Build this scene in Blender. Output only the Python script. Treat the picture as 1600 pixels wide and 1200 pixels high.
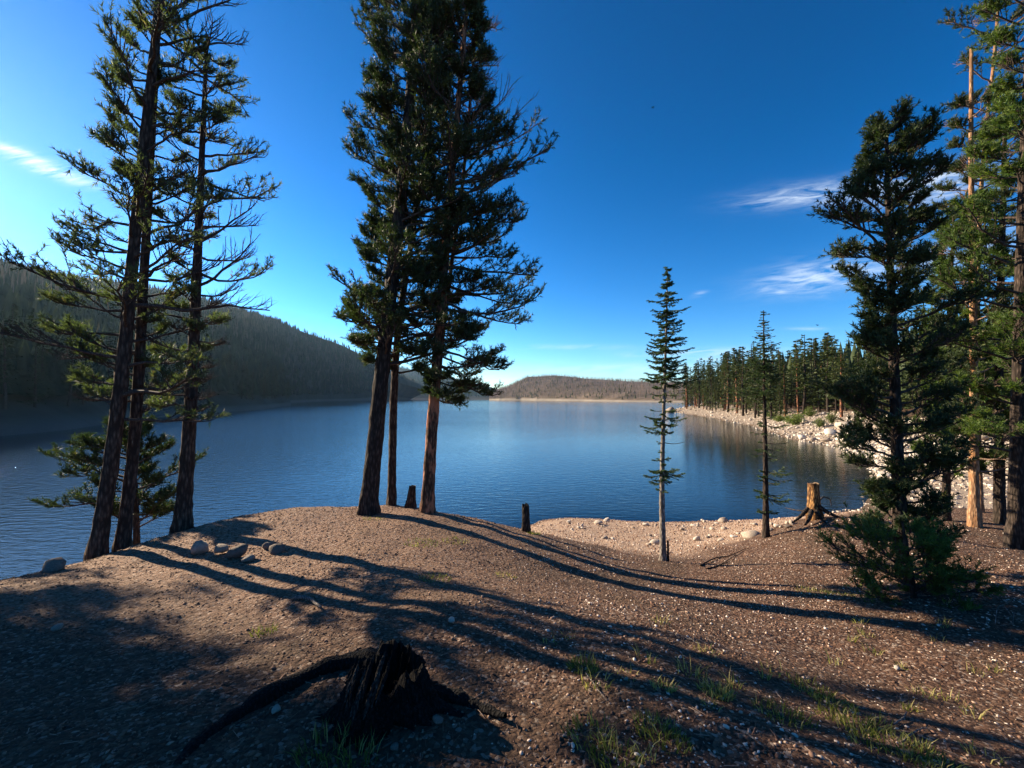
import bpy, bmesh, math, random
import numpy as np
from mathutils import Vector
for o in list(bpy.data.objects): bpy.data.objects.remove(o)
SC = bpy.context.scene; COL = SC.collection
R = math.radians
rng = np.random.default_rng(7); random.seed(7)

# ------------------------------------------------------------------ camera
F, HZ, CH = 640.0, 622.0, 5.0
PITCH = math.atan((HZ-600)/F)
cd = bpy.data.cameras.new('camera'); cam = bpy.data.objects.new('camera', cd); COL.objects.link(cam)
cd.sensor_width = 36; cd.lens = 36*F/1600; cd.clip_start = .05; cd.clip_end = 20000
cam.location = (0, 0, CH); cam.rotation_euler = (R(90)+PITCH, 0, 0); SC.camera = cam

# ------------------------------------------------------------------ sky and sun
SUN_AZ, SUN_EL = R(60.5), R(21)                # azimuth measured to the left of straight ahead
SKY_STR, SUN_STR, EXPO = .048, 5.0, 1.42
sdir = Vector((-math.sin(SUN_AZ)*math.cos(SUN_EL), math.cos(SUN_AZ)*math.cos(SUN_EL), math.sin(SUN_EL)))
ld = bpy.data.lights.new('sun', 'SUN'); ld.energy = SUN_STR; ld.angle = R(.5); ld.color = (1, .83, .60)
lo = bpy.data.objects.new('sun', ld); COL.objects.link(lo); lo.rotation_euler = sdir.to_track_quat('Z', 'Y').to_euler(); lo.location = (-30, 20, 40)
wd = bpy.data.worlds.new('World'); SC.world = wd; wd.use_nodes = True
SC.view_settings.view_transform = 'Standard'; SC.view_settings.look = 'None'
SC.view_settings.exposure = EXPO; SC.view_settings.gamma = 1; SC.view_settings.use_curve_mapping = False
wn, wl = wd.node_tree.nodes, wd.node_tree.links; wn.clear()
def WN(t, **k):
    n = wn.new(t)
    for a, b in k.items(): setattr(n, a, b)
    return n
def wm(op, a, b=None, c=None):
    n = WN('ShaderNodeMath', operation=op)
    for i, v in enumerate((a, b, c)):
        if v is None: continue
        if isinstance(v, (int, float)): n.inputs[i].default_value = v
        else: wl.new(v, n.inputs[i])
    return n.outputs[0]
sky = WN('ShaderNodeTexSky', sky_type='NISHITA', sun_disc=False, sun_elevation=SUN_EL, sun_rotation=-SUN_AZ, altitude=2600, air_density=1.15, dust_density=.6, ozone_density=3.2)
gam = WN('ShaderNodeGamma'); gam.inputs[1].default_value = 1.42; wl.new(sky.outputs[0], gam.inputs[0])
hs = WN('ShaderNodeHueSaturation'); hs.inputs['Hue'].default_value = .497; hs.inputs['Saturation'].default_value = 1.18; hs.inputs['Value'].default_value = .9; wl.new(gam.outputs[0], hs.inputs['Color'])
tc = WN('ShaderNodeTexCoord'); sp = WN('ShaderNodeSeparateXYZ'); wl.new(tc.outputs['Generated'], sp.inputs[0])
ysafe = wm('MAXIMUM', sp.outputs[1], .05)
u = wm('DIVIDE', sp.outputs[0], ysafe); v = wm('DIVIDE', sp.outputs[2], ysafe)
ahead = wm('GREATER_THAN', sp.outputs[1], .06)
total = None
# thin cirrus wisps, each given by the compass direction where it hangs: u, v, half length, half height, tilt, strength
CL = [(-1.20,.595,.09,.018,-.38,1.0),(-1.12,.555,.09,.016,-.32,.95),(-1.25,.62,.05,.008,-.3,.8),(.80,.51,.17,.028,.10,.8),(1.06,.53,.14,.042,.16,1.0),(1.12,.36,.18,.055,.2,.7),(.76,.30,.13,.034,.14,.95),
      (.66,.487,.08,.01,.1,.4),(.48,.112,.15,.010,.02,.6),(.53,.094,.14,.005,.0,.65),(.14,.125,.16,.006,0,.35),(.33,.105,.06,.004,0,.35),(.72,.17,.05,.004,0,.35),
      (.46,.256,.018,.006,.3,.5),(.62,.27,.02,.007,.1,.4),(.66,.262,.015,.006,0,.4),(.34,.072,.3,.012,0,.5),(-.1,.05,.2,.012,0,.6)]
cv = WN('ShaderNodeCombineXYZ')
wl.new(wm('MULTIPLY', wm('ADD', u, wm('MULTIPLY', v, 1.2)), 9), cv.inputs[0]); wl.new(wm('MULTIPLY', wm('SUBTRACT', v, wm('MULTIPLY', u, .16)), 60), cv.inputs[1])
nz = WN('ShaderNodeTexNoise'); nz.inputs['Scale'].default_value = 1; nz.inputs['Detail'].default_value = 7; nz.inputs['Roughness'].default_value = .62; nz.inputs['Distortion'].default_value = .6; wl.new(cv.outputs[0], nz.inputs[0])
nzv = wm('MULTIPLY', wm('SUBTRACT', nz.outputs[0], .36), 2.6)
for (cu, cv_, a, b, tl, st) in CL:
    du = wm('SUBTRACT', u, cu); dv = wm('SUBTRACT', wm('SUBTRACT', v, cv_), wm('MULTIPLY', du, tl))
    q = wm('ADD', wm('POWER', wm('DIVIDE', du, a), 2), wm('POWER', wm('DIVIDE', dv, b), 2))
    g = wm('MULTIPLY', wm('EXPONENT', wm('MULTIPLY', q, -1)), st)
    total = g if total is None else wm('ADD', total, g)
cl = WN('ShaderNodeClamp'); wl.new(wm('MULTIPLY', wm('MULTIPLY', total, nzv), ahead), cl.inputs[0]); 
mx = WN('ShaderNodeMix', data_type='RGBA'); wl.new(cl.outputs[0], mx.inputs['Factor']); wl.new(hs.outputs[0], mx.inputs[6]); mx.inputs[7].default_value = (8.5, 9.6, 10.8, 1)
bg = WN('ShaderNodeBackground'); bg.inputs[1].default_value = SKY_STR; wl.new(mx.outputs[2], bg.inputs[0])
wo = WN('ShaderNodeOutputWorld'); wl.new(bg.outputs[0], wo.inputs[0])

# ------------------------------------------------------------------ helpers
def W(px, py, Y):                             # where a line of sight reaches depth Y
    dx = (px-800)/F; du_ = (600-py)/F; c, s = math.cos(PITCH), math.sin(PITCH)
    y = c-du_*s; z = s+du_*c
    return np.array([dx*Y/y, Y, CH+z*Y/y])
def Wz(px, py, z):                            # where a line of sight reaches height z
    p = W(px, py, 1.0); k = (z-CH)/(p[2]-CH); return np.array([p[0]*k, k, z])
def vnoise(x, y, seed=0):
    xi = np.floor(x).astype(np.int64); yi = np.floor(y).astype(np.int64); fx = x-xi; fy = y-yi
    fx = fx*fx*(3-2*fx); fy = fy*fy*(3-2*fy)
    def h(a, b):
        n = (a*374761393+b*668265263+seed*974634777) & 0x7fffffff
        n = ((n ^ (n >> 13))*1274126177) & 0x7fffffff
        return ((n ^ (n >> 16)) & 0xffff)/65535.0
    return (h(xi, yi)*(1-fx)+h(xi+1, yi)*fx)*(1-fy)+(h(xi, yi+1)*(1-fx)+h(xi+1, yi+1)*fx)*fy
def fbm(x, y, o=4, seed=0):
    r = 0; a = 1.0; t = 0
    for i in range(o): r = r+a*(vnoise(x*2**i, y*2**i, seed+i*13)-.5); t += a; a *= .5
    return r/t
def sstep(a, b, x): t = np.clip((x-a)/(b-a), 0, 1); return t*t*(3-2*t)
def norm(v): return v/np.maximum(np.linalg.norm(v, axis=-1, keepdims=True), 1e-9)

class Acc:                                     # collects shapes for ONE mesh object
    def __init__(s): s.V = []; s.F = {3: [], 4: []}; s.A = []; s.n = 0
    def add(s, V, Fc, rnd=0.0):
        V = np.asarray(V, float).reshape(-1, 3); Fc = np.asarray(Fc, np.int64)
        s.V.append(V); s.F[Fc.shape[1]].append(Fc+s.n); s.n += len(V)
        s.A.append(np.broadcast_to(np.asarray(rnd, float), (len(V),)))
    def build(s, name, mat, parent=None, smooth=False, origin=None, extra=None):
        V = np.concatenate(s.V); 
        if origin is not None: V = V-np.asarray(origin)
        me = bpy.data.meshes.new(name); fs = []
        loops = []; starts = []; tot = 0
        for k in (3, 4):
            if s.F[k]:
                f = np.concatenate(s.F[k]); loops.append(f.ravel()); starts.append(tot+np.arange(len(f))*k); tot += f.size
        loops = np.concatenate(loops).astype(np.int32); starts = np.concatenate(starts).astype(np.int32)
        me.vertices.add(len(V)); me.vertices.foreach_set('co', V.astype(np.float32).ravel())
        me.loops.add(len(loops)); me.loops.foreach_set('vertex_index', loops)
        me.polygons.add(len(starts)); me.polygons.foreach_set('loop_start', starts)
        me.update(calc_edges=True)
        if smooth: me.polygons.foreach_set('use_smooth', np.ones(len(starts), bool))
        a = me.attributes.new('rnd', 'FLOAT', 'POINT'); a.data.foreach_set('value', np.concatenate(s.A).astype(np.float32))
        for k, arr in (extra or {}).items():
            a = me.attributes.new(k, 'FLOAT', 'POINT'); a.data.foreach_set('value', np.asarray(arr, np.float32).ravel())
        me.materials.append(mat)
        o = bpy.data.objects.new(name, me); COL.objects.link(o)
        if parent is not None: o.parent = parent
        return o
    @property
    def empty(s): return s.n == 0
def tag(o, label=None, cat=None, group=None, kind=None):
    for k, v_ in (('label', label), ('category', cat), ('group', group), ('kind', kind)):
        if v_: o[k] = v_
    return o
def thing(name, loc, label, cat, group=None):
    o = bpy.data.objects.new(name, None); COL.objects.link(o); o.location = loc; o.empty_display_size = .2
    return tag(o, label, cat, group)
def copy_tree(o, parent=None):
    kids = list(o.children); c = o.copy(); COL.objects.link(c); c.parent = parent
    for ch in kids: copy_tree(ch, c)
    return c
def tubes(acc, P, Rad, sides=5, rnd=0.0, cap=False):
    P = np.asarray(P, float); Rad = np.asarray(Rad, float)
    if P.ndim == 2: P = P[None]; Rad = Rad[None]
    B, n, _ = P.shape
    T = norm(np.gradient(P, axis=1)); ref = np.array([.31, .22, .93])
    alt = np.array([1., .1, 0]); use = (np.abs((T*ref).sum(-1)) > .9).any(1)
    ref = np.where(use[:, None, None], alt, ref)*np.ones_like(T)
    U = norm(np.cross(T, ref)); Vv = np.cross(T, U)
    a = np.arange(sides)*2*math.pi/sides
    ring = P[:, :, None]+Rad[:, :, None, None]*(U[:, :, None]*np.cos(a)[None, None, :, None]+Vv[:, :, None]*np.sin(a)[None, None, :, None])
    b = np.arange(B)[:, None, None]*n*sides; i = np.arange(n-1)[None, :, None]*sides; j = np.arange(sides)[None, None, :]; j2 = (j+1) % sides
    Fc = np.stack([b+i+j, b+i+j2, b+i+sides+j2, b+i+sides+j], -1).reshape(-1, 4)
    rn = np.asarray(rnd, float)
    rr = np.repeat(rn, n*sides) if rn.ndim else rnd
    acc.add(ring.reshape(-1, 3), Fc, rr)
    if cap:
        for bi in range(B):
            c = P[bi, -1]; rg = ring[bi, -1]
            acc.add(np.vstack([rg, c[None]]), [[k, (k+1) % sides, sides] for k in range(sides)], rnd if not rn.ndim else rn[bi])
def tufts(acc, P, D, k=18, shoot=.09, nl=.06, w=.008, rnd=None, ahead_=.55):
    N = len(P)
    if not N: return
    D = norm(D); rp = norm(rng.normal(size=(N, k, 3))); rp = norm(rp-(rp*D[:, None]).sum(-1, keepdims=True)*D[:, None])
    s = -rng.random((N, k, 1))*shoot
    base = P[:, None]+D[:, None]*s
    nd = norm(D[:, None]*(ahead_+rng.random((N, k, 1))*.5)+rp*.75)
    l = nl*(.7+.5*rng.random((N, k, 1)))
    side = norm(np.cross(nd, rng.normal(size=(N, k, 3))))
    tri = np.stack([base-side*w/2, base+side*w/2, base+nd*l], 2)
    if rnd is None: rnd = rng.random(N)
    rr = np.repeat(np.clip(rnd[:, None]+rng.normal(size=(N, k))*.08, 0, 1).ravel(), 3)
    acc.add(tri.reshape(-1, 3), np.arange(N*k*3).reshape(-1, 3), rr)

# ------------------------------------------------------------------ materials
def mat(name, rough=.85, spec=.3):
    m = bpy.data.materials.new(name); m.use_nodes = True; nt = m.node_tree; b = nt.nodes['Principled BSDF']
    b.inputs['Roughness'].default_value = rough; b.inputs['Specular IOR Level'].default_value = spec
    return m, nt, b
def N_(nt, t, **k):
    n = nt.nodes.new(t)
    for a, b in k.items():
        if a in n.inputs: n.inputs[a].default_value = b
        else: setattr(n, a, b)
    return n
def ramp(nt, src, stops):
    r = nt.nodes.new('ShaderNodeValToRGB'); cr = r.color_ramp
    while len(cr.elements) < len(stops): cr.elements.new(.5)
    for e, (p, c) in zip(cr.elements, stops): e.position = p; e.color = (*c, 1)
    nt.links.new(src, r.inputs[0]); return r.outputs[0]
def mixc(nt, f, a, b, mode='MIX'):
    m = nt.nodes.new('ShaderNodeMix'); m.data_type = 'RGBA'; m.blend_type = mode
    for s, k in ((f, 0), (a, 6), (b, 7)):
        if isinstance(s, (int, float)): m.inputs[k].default_value = s
        elif isinstance(s, tuple): m.inputs[k].default_value = (*s, 1)
        else: nt.links.new(s, m.inputs[k])
    return m.outputs[2]
def mth(nt, op, a, b=None, clamp=False):
    n = nt.nodes.new('ShaderNodeMath'); n.operation = op; n.use_clamp = clamp
    for i, s in enumerate((a, b)):
        if s is None: continue
        if isinstance(s, (int, float)): n.inputs[i].default_value = s
        else: nt.links.new(s, n.inputs[i])
    return n.outputs[0]
def pos(nt, scale=(1, 1, 1), obj=False):
    if obj: s = N_(nt, 'ShaderNodeTexCoord').outputs['Object']
    else: s = N_(nt, 'ShaderNodeNewGeometry').outputs['Position']
    mp = N_(nt, 'ShaderNodeMapping'); mp.inputs['Scale'].default_value = scale; nt.links.new(s, mp.inputs[0]); return mp.outputs[0]
def noise(nt, vec, scale, detail=5, rough=.55):
    n = N_(nt, 'ShaderNodeTexNoise', Scale=scale, Detail=detail, Roughness=rough); nt.links.new(vec, n.inputs['Vector']); return n.outputs[0]
def bump(nt, b, h, strength, dist):
    n = N_(nt, 'ShaderNodeBump', Strength=strength, Distance=dist); nt.links.new(h, n.inputs['Height']); nt.links.new(n.outputs[0], b.inputs['Normal']); return n
def attr(nt, name): return N_(nt, 'ShaderNodeAttribute', attribute_name=name).outputs['Fac']

def m_foliage(name, stops, trans=.25):
    m, nt, b = mat(name, 1.0 if 'far' in name or 'dead' in name else .6, 0 if 'far' in name or 'dead' in name else .3); c = ramp(nt, attr(nt, 'rnd'), stops); nt.links.new(c, b.inputs['Base Color'])
    tr = N_(nt, 'ShaderNodeBsdfTranslucent'); nt.links.new(mixc(nt, 1.0, c, (1.3, 1.5, .6), 'MULTIPLY'), tr.inputs[0])
    ms = N_(nt, 'ShaderNodeMixShader'); ms.inputs[0].default_value = trans; nt.links.new(b.outputs[0], ms.inputs[1]); nt.links.new(tr.outputs[0], ms.inputs[2])
    nt.links.new(ms.outputs[0], nt.nodes['Material Output'].inputs[0]); return m
M_PINE = m_foliage('pine_needles', [(0, (.022, .036, .015)), (.5, (.043, .066, .025)), (.85, (.075, .10, .036)), (1, (.11, .10, .04))])
M_BACKLIT = m_foliage('pine_needles_backlit', [(0, (.045, .06, .032)), (.5, (.085, .11, .055)), (.85, (.13, .15, .08)), (1, (.2, .15, .08))], .4)  # paler, greyer pine needles: backlight and flare put into the colour
M_SPRUCE = m_foliage('spruce_needles', [(0, (.035, .065, .03)), (.6, (.075, .12, .05)), (1, (.14, .17, .06))], .25)
M_SUNGREEN = m_foliage('sunlit_green_needles', [(0, (.035, .065, .017)), (.6, (.085, .135, .028)), (1, (.17, .20, .04))], .35)  # fresh green, brightened so the sunlit look is part of the needle colour
M_FOREST = m_foliage('forest_needles', [(0, (.035, .055, .022)), (.5, (.065, .09, .032)), (.9, (.11, .125, .045)), (1, (.13, .11, .06))], .15)
M_SHRUB = m_foliage('willow_leaves', [(0, (.07, .11, .02)), (1, (.17, .21, .05))], .3)
M_GRASS = m_foliage('grass_blades', [(0, (.07, .09, .018)), (.5, (.15, .16, .035)), (.8, (.28, .25, .08)), (1, (.45, .37, .17))], .4)
M_DEAD = m_foliage('dead_forest_wood', [(0, (.10, .075, .062)), (.5, (.19, .145, .12)), (.8, (.28, .22, .185)), (1, (.06, .07, .03))], 0.0)
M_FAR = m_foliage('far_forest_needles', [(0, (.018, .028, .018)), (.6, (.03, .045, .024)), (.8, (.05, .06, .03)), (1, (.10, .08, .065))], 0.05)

def m_bark(name, dark, mid, light, patch=None, sc=1.0, bst=.9):
    m, nt, b = mat(name, .9, .15); v_ = pos(nt, (9*sc, 9*sc, 2.2*sc), True)
    vo = N_(nt, 'ShaderNodeTexVoronoi', feature='F1', Scale=3.2); nt.links.new(v_, vo.inputs['Vector'])
    n1 = noise(nt, v_, 4, 8, .65)
    h = mth(nt, 'ADD', mth(nt, 'MULTIPLY', vo.outputs[0], .8), mth(nt, 'MULTIPLY', n1, .7))
    c = ramp(nt, h, [(.3, light), (.55, mid), (.85, dark)])
    if patch:
        n2 = noise(nt, pos(nt, (3, 3, 1.2), True), 2.2, 5, .6); f = ramp(nt, n2, [(.5, (0, 0, 0)), (.6, (1, 1, 1))])
        c = mixc(nt, f, c, patch)
    nt.links.new(c, b.inputs['Base Color']); bump(nt, b, mth(nt, 'MULTIPLY', h, -1), bst, .03); return m
M_BARK = m_bark('lodgepole_bark', (.035, .024, .018), (.10, .068, .05), (.22, .155, .115))
M_BARKR = m_bark('reddish_pine_bark', (.05, .028, .018), (.16, .085, .05), (.33, .19, .12), (.42, .17, .09))
M_BARKD = m_bark('dark_pine_bark', (.025, .019, .015), (.065, .047, .037), (.14, .10, .078))
M_BARKP = m_bark('pale_orange_bark', (.20, .11, .06), (.42, .25, .14), (.60, .40, .25), (.30, .15, .07), 1.0, .5)
M_BARKW = m_bark('pale_grey_spruce_bark', (.12, .10, .085), (.32, .28, .24), (.5, .45, .4), None, 1.6, .4)
M_TWIG = m_bark('twig_bark', (.05, .036, .03), (.10, .075, .062), (.19, .15, .12), None, 2, .2)
M_TWIGP = m_bark('pale_twig_bark', (.14, .09, .065), (.26, .18, .13), (.42, .31, .24), None, 2, .2)
M_CHAR = m_bark('charred_stump_wood', (.006, .005, .005), (.016, .014, .013), (.05, .043, .038), None, 2.5, 1.0)
M_GREYWOOD = m_bark('weathered_grey_wood', (.10, .085, .075), (.28, .24, .21), (.5, .45, .4), None, 2.5, .5)
M_SPLINT = m_bark('splintered_grey_wood', (.02, .017, .015), (.07, .06, .052), (.17, .15, .13), None, 3.5, .8)
M_STUMPO = m_bark('orange_stump_wood', (.09, .045, .02), (.42, .22, .08), (.62, .38, .16), (.10, .05, .025), 1.2, .6)
M_CUT = m_bark('cut_stump_top', (.14, .09, .05), (.3, .21, .13), (.45, .34, .22), None, 3, .3)
def m_rock(name, a, b_, c_, lich=None):
    m, nt, b = mat(name, .88, .25); v_ = pos(nt, (1, 1, 1), True); n1 = noise(nt, v_, 7, 8, .65)
    oi = N_(nt, 'ShaderNodeObjectInfo').outputs['Random']; rr = mth(nt, 'ADD', attr(nt, 'rnd'), oi)
    f = mth(nt, 'ADD', mth(nt, 'MULTIPLY', n1, .7), mth(nt, 'MULTIPLY', mth(nt, 'FRACT', rr), .45))
    nt.links.new(ramp(nt, f, [(.3, a), (.55, b_), (.8, c_)]), b.inputs['Base Color']); bump(nt, b, noise(nt, v_, 22, 6, .7), .5, .02); return m
M_ROCK = m_rock('pale_shore_rock', (.26, .20, .15), (.46, .38, .30), (.64, .57, .48))
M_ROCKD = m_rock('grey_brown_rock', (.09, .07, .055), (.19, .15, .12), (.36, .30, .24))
m_, nt, b = mat('gravel_chips', .8, .3)
nt.links.new(ramp(nt, attr(nt, 'rnd'), [(0, (.06, .033, .022)), (.35, (.16, .08, .05)), (.6, (.26, .145, .092)), (.8, (.44, .32, .24)), (1, (.78, .68, .58))]), b.inputs['Base Color']); M_GRAVEL = m_

m_, nt, b = mat('forest_soil_and_gravel', .92, .2); M_GROUND = m_
v_ = pos(nt)
vo = N_(nt, 'ShaderNodeTexVoronoi', feature='F1', Scale=46, Randomness=1.0); nt.links.new(v_, vo.inputs['Vector'])
vo2 = N_(nt, 'ShaderNodeTexVoronoi', feature='F1', Scale=17); nt.links.new(v_, vo2.inputs['Vector'])
sepc = N_(nt, 'ShaderNodeSeparateColor'); nt.links.new(vo.outputs['Color'], sepc.inputs[0])
nb, nm, nf = noise(nt, v_, .8, 5, .6), noise(nt, v_, 7, 6, .6), noise(nt, v_, 60, 5, .7)
soil = ramp(nt, nm, [(.3, (.036, .017, .010)), (.5, (.090, .043, .025)), (.7, (.19, .098, .057))])
chips = ramp(nt, sepc.outputs[0], [(0, (.04, .022, .015)), (.5, (.13, .070, .045)), (.85, (.27, .165, .11)), (.97, (.60, .49, .40))])
c = mixc(nt, .55, soil, chips)
c = mixc(nt, mth(nt, 'MULTIPLY', ramp(nt, nb, [(.45, (0, 0, 0)), (.62, (1, 1, 1))]), .5), c, (.075, .05, .03))
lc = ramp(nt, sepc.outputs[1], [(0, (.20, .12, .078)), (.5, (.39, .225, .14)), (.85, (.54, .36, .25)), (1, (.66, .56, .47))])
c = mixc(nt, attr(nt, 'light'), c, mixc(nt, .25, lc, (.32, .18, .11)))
c = mixc(nt, attr(nt, 'beach'), c, mixc(nt, .45, ramp(nt, sepc.outputs[0], [(0, (.26, .165, .105)), (.6, (.46, .32, .225)), (1, (.68, .56, .45))]), (.42, .27, .175)))
c = mixc(nt, attr(nt, 'stony'), c, ramp(nt, sepc.outputs[2], [(0, (.16, .12, .09)), (1, (.46, .37, .29))]))
c = mixc(nt, attr(nt, 'duff'), c, ramp(nt, nm, [(.3, (.05, .032, .022)), (.7, (.17, .10, .065))]))
c = mixc(nt, attr(nt, 'wet'), c, mixc(nt, 1.0, c, (.42, .36, .3), 'MULTIPLY'))
nt.links.new(c, b.inputs['Base Color'])
h = mth(nt, 'ADD', mth(nt, 'MULTIPLY', vo.outputs[0], -.55), mth(nt, 'ADD', mth(nt, 'MULTIPLY', vo2.outputs[0], -.8), mth(nt, 'MULTIPLY', nf, .7)))
bump(nt, b, h, 1.0, .045)

def m_hill(name, stops, sc):
    m, nt, b = mat(name, .95, .1); v_ = pos(nt); n1 = noise(nt, v_, sc, 8, .65)
    c = ramp(nt, n1, stops); c = mixc(nt, attr(nt, 'shore'), c, (.22, .19, .155) if 'burnt' in name else (.09, .078, .065)); nt.links.new(c, b.inputs['Base Color']); bump(nt, b, noise(nt, v_, sc*4, 5), .6, 2.0); return m
M_HILL = m_hill('wooded_hillside_soil', [(.35, (.022, .024, .014)), (.6, (.05, .043, .03))], .03)
M_HILLD = m_hill('burnt_hillside_soil', [(.3, (.055, .048, .028)), (.48, (.11, .082, .058)), (.62, (.16, .12, .085)), (.75, (.23, .175, .125))]  , .02)
m_, nt, b = mat('lake_bed_silt', .9, .2); b.inputs['Base Color'].default_value = (.10, .075, .05, 1); M_BED = m_

m_, nt, b = mat('lake_water', .045, .5); M_WATER = m_; b.inputs['IOR'].default_value = 1.333
b.inputs['Base Color'].default_value = (.013, .022, .026, 1)
v1 = pos(nt, (1, 1.0, 1)); n1 = noise(nt, pos(nt, (.9, 2.2, 1)), 1.6, 4, .55); n2 = noise(nt, pos(nt, (1.3, 2.0, 1)), 7, 3, .5); n3 = noise(nt, pos(nt, (.02, .045, 1)), 1, 4, .5)
calm = attr(nt, 'rnd')
h = mth(nt, 'ADD', mth(nt, 'MULTIPLY', n1, .07), mth(nt, 'MULTIPLY', n2, .009))
h = mth(nt, 'MULTIPLY', mth(nt, 'MULTIPLY', h, calm), mth(nt, 'ADD', n3, .45))
bp = bump(nt, b, h, 1.0, 1.0)
tr = N_(nt, 'ShaderNodeBsdfTransparent'); tr.inputs[0].default_value = (.62, .62, .5, 1)
gl = N_(nt, 'ShaderNodeBsdfGlossy', Roughness=.04); nt.links.new(bp.outputs[0], gl.inputs['Normal'])
fr = N_(nt, 'ShaderNodeFresnel', IOR=1.333); nt.links.new(bp.outputs[0], fr.inputs['Normal'])
ms = N_(nt, 'ShaderNodeMixShader'); nt.links.new(fr.outputs[0], ms.inputs[0]); nt.links.new(tr.outputs[0], ms.inputs[1]); nt.links.new(gl.outputs[0], ms.inputs[2])
ms2 = N_(nt, 'ShaderNodeMixShader'); nt.links.new(attr(nt, 'clear'), ms2.inputs[0]); nt.links.new(b.outputs[0], ms2.inputs[1]); nt.links.new(ms.outputs[0], ms2.inputs[2])
nt.links.new(ms2.outputs[0], nt.nodes['Material Output'].inputs[0])

# ------------------------------------------------------------------ terrain
def wpts(L): return [W(*p) for p in L]
CP = [np.array(p, float) for p in [(-2.5,1.7,3.4),(-1,1.7,3.4),(0,1.6,3.4),(1.2,1.7,3.36),(2.3,1.9,3.22),(0,-1,3.45),(0,-4,3.5),(-5,-4,3.4),(6,-4,3.1),(6,0,2.95),(-5,0,3.3),(10,-3,2.9),
     (-5,11.5,.5),(-6,13.5,-1),(-8,9.5,.5),(-9.5,11.5,-1),(-9.3,7.9,.6),(-9.3,5.2,1.0),(-11.5,6,-.6),(-8.2,3,2.3),(-9.5,0,1.6),(-12,2,-.3),(-7.2,5.3,2.35),(-7.6,6.9,1.8),(-1.5,12,.9),(-1.2,15,-.3),(-3.4,10.6,1.7),(-1.2,10.2,1.75),
     (1.1,13.2,.75),(1.3,17,0),(5.3,16.8,0),(8.5,16.9,0),(11.7,17,0),(5,20,-1),(10,20,-1),(0,20,-1.6),(15.9,18.8,0),(13,20.5,-1),(-14,10,-2.2),(-13,-6,.5),(14,14,1.6),(14,8,2.4),(12,2,2.8),(17,12,2.2),(17,5,2.8)]]
CP += wpts([(200,1000,3.3),(800,1000,3.05),(500,950,3.6),(800,900,5),(500,870,5.2),(1200,1000,3.9),(1400,1100,2.85),(1600,1000,3.9),(1600,1100,2.8),(0,1050,2.7),(0,905,4.8),(80,893,5.3),(150,872,6.3),(190,858,6.5),
     (285,826,7),(400,802,7.8),(490,791,8.4),(575,803,8),(612,789,8.9),(668,800,8.3),(740,811,8.5),(822,830,8.3),(930,860,7.9),(1035,876,8),(1100,888,6.9),(1000,900,6.3),(900,895,5.8),(1250,930,5.2),
     (1150,866,8.6),(1200,838,9.4),(1270,813,9.6),(1340,806,9.8),(1300,860,7.4),(1410,905,5.8),(1450,830,8.6),(1560,835,8.6),(1590,950,4.7),(1000,850,11.3),(1150,838,11.5),(640,840,6.3),(350,900,4.8),(330,850,6.0)])
CP = np.array(CP)
def tps(r): return r*r*np.log(np.maximum(r, 1e-6))
_n = len(CP); _K = tps(np.linalg.norm(CP[:, None, :2]-CP[None, :, :2], axis=-1))+np.eye(_n)*.12
_P = np.hstack([np.ones((_n, 1)), CP[:, :2]]); _A = np.block([[_K, _P], [_P.T, np.zeros((3, 3))]])
_w = np.linalg.solve(_A, np.concatenate([CP[:, 2], np.zeros(3)]))
def rbf(x, y):
    s = x.shape; x = x.ravel(); y = y.ravel(); out = _w[_n]+_w[_n+1]*x+_w[_n+2]*y
    for i in range(_n): out = out+_w[i]*tps(np.hypot(x-CP[i, 0], y-CP[i, 1]))
    return out.reshape(s)
SHORE = np.array([(-80,-45),(-40,-30),(-22,-16),(-14,-6),(-11.5,1),(-10.3,6),(-8.5,9.8),(-5.3,12),(-1.5,14.3),(1.3,17),(5.3,16.8),(11.7,17),(15.9,18.8),(22,24.6),(29.5,33.7),(32.7,42.7),(35,52),(42.5,73),(50,104),(58,150),(62,163),(72,168),(100,190),(150,300),(260,420)], float)
POLY = np.vstack([SHORE, [(900,420),(900,-400),(-80,-400)]])
def sdist(x, y):
    d = np.full(x.shape, 1e9)
    for a, b_ in zip(SHORE[:-1], SHORE[1:]):
        ab = b_-a; t = np.clip(((x-a[0])*ab[0]+(y-a[1])*ab[1])/(ab@ab), 0, 1)
        d = np.minimum(d, np.hypot(x-a[0]-t*ab[0], y-a[1]-t*ab[1]))
    ins = np.zeros(x.shape, bool); n = len(POLY)
    for i in range(n):
        a, b_ = POLY[i], POLY[(i+1) % n]
        if a[1] == b_[1]: continue
        c_ = (a[1] > y) != (b_[1] > y); ins ^= c_ & (x < (b_[0]-a[0])*(y-a[1])/(b_[1]-a[1])+a[0])
    return np.where(ins, d, -d)
def H(x, y, full=False):
    x = np.asarray(x, float); y = np.asarray(y, float)
    sd = sdist(x, y)+fbm(x*.12, y*.12, 3, 5)*3.0*sstep(20, 32, np.hypot(x, y-5))
    land = .23*np.minimum(sd, 13)+.10*np.maximum(sd-13, 0)+np.maximum(sd-60, 0)*.06+fbm(x*.06, y*.06, 4, 3)*3.2*sstep(8, 30, sd)+fbm(x*.8, y*.8, 3, 8)*.35*sstep(0, 4, sd)
    far = np.where(sd > 0, land, np.maximum(-6, .3*sd))
    r = np.hypot(x-1.5, y-6); w = 1-sstep(11.5, 17, r)
    near = rbf(x, y)+fbm(x*.55, y*.55, 4, 21)*.16*sstep(16, 6, r)+fbm(x*2.6, y*2.6, 4, 31)*.06
    z = near*w+far*(1-w)
    return (z, sd) if full else z
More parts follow.
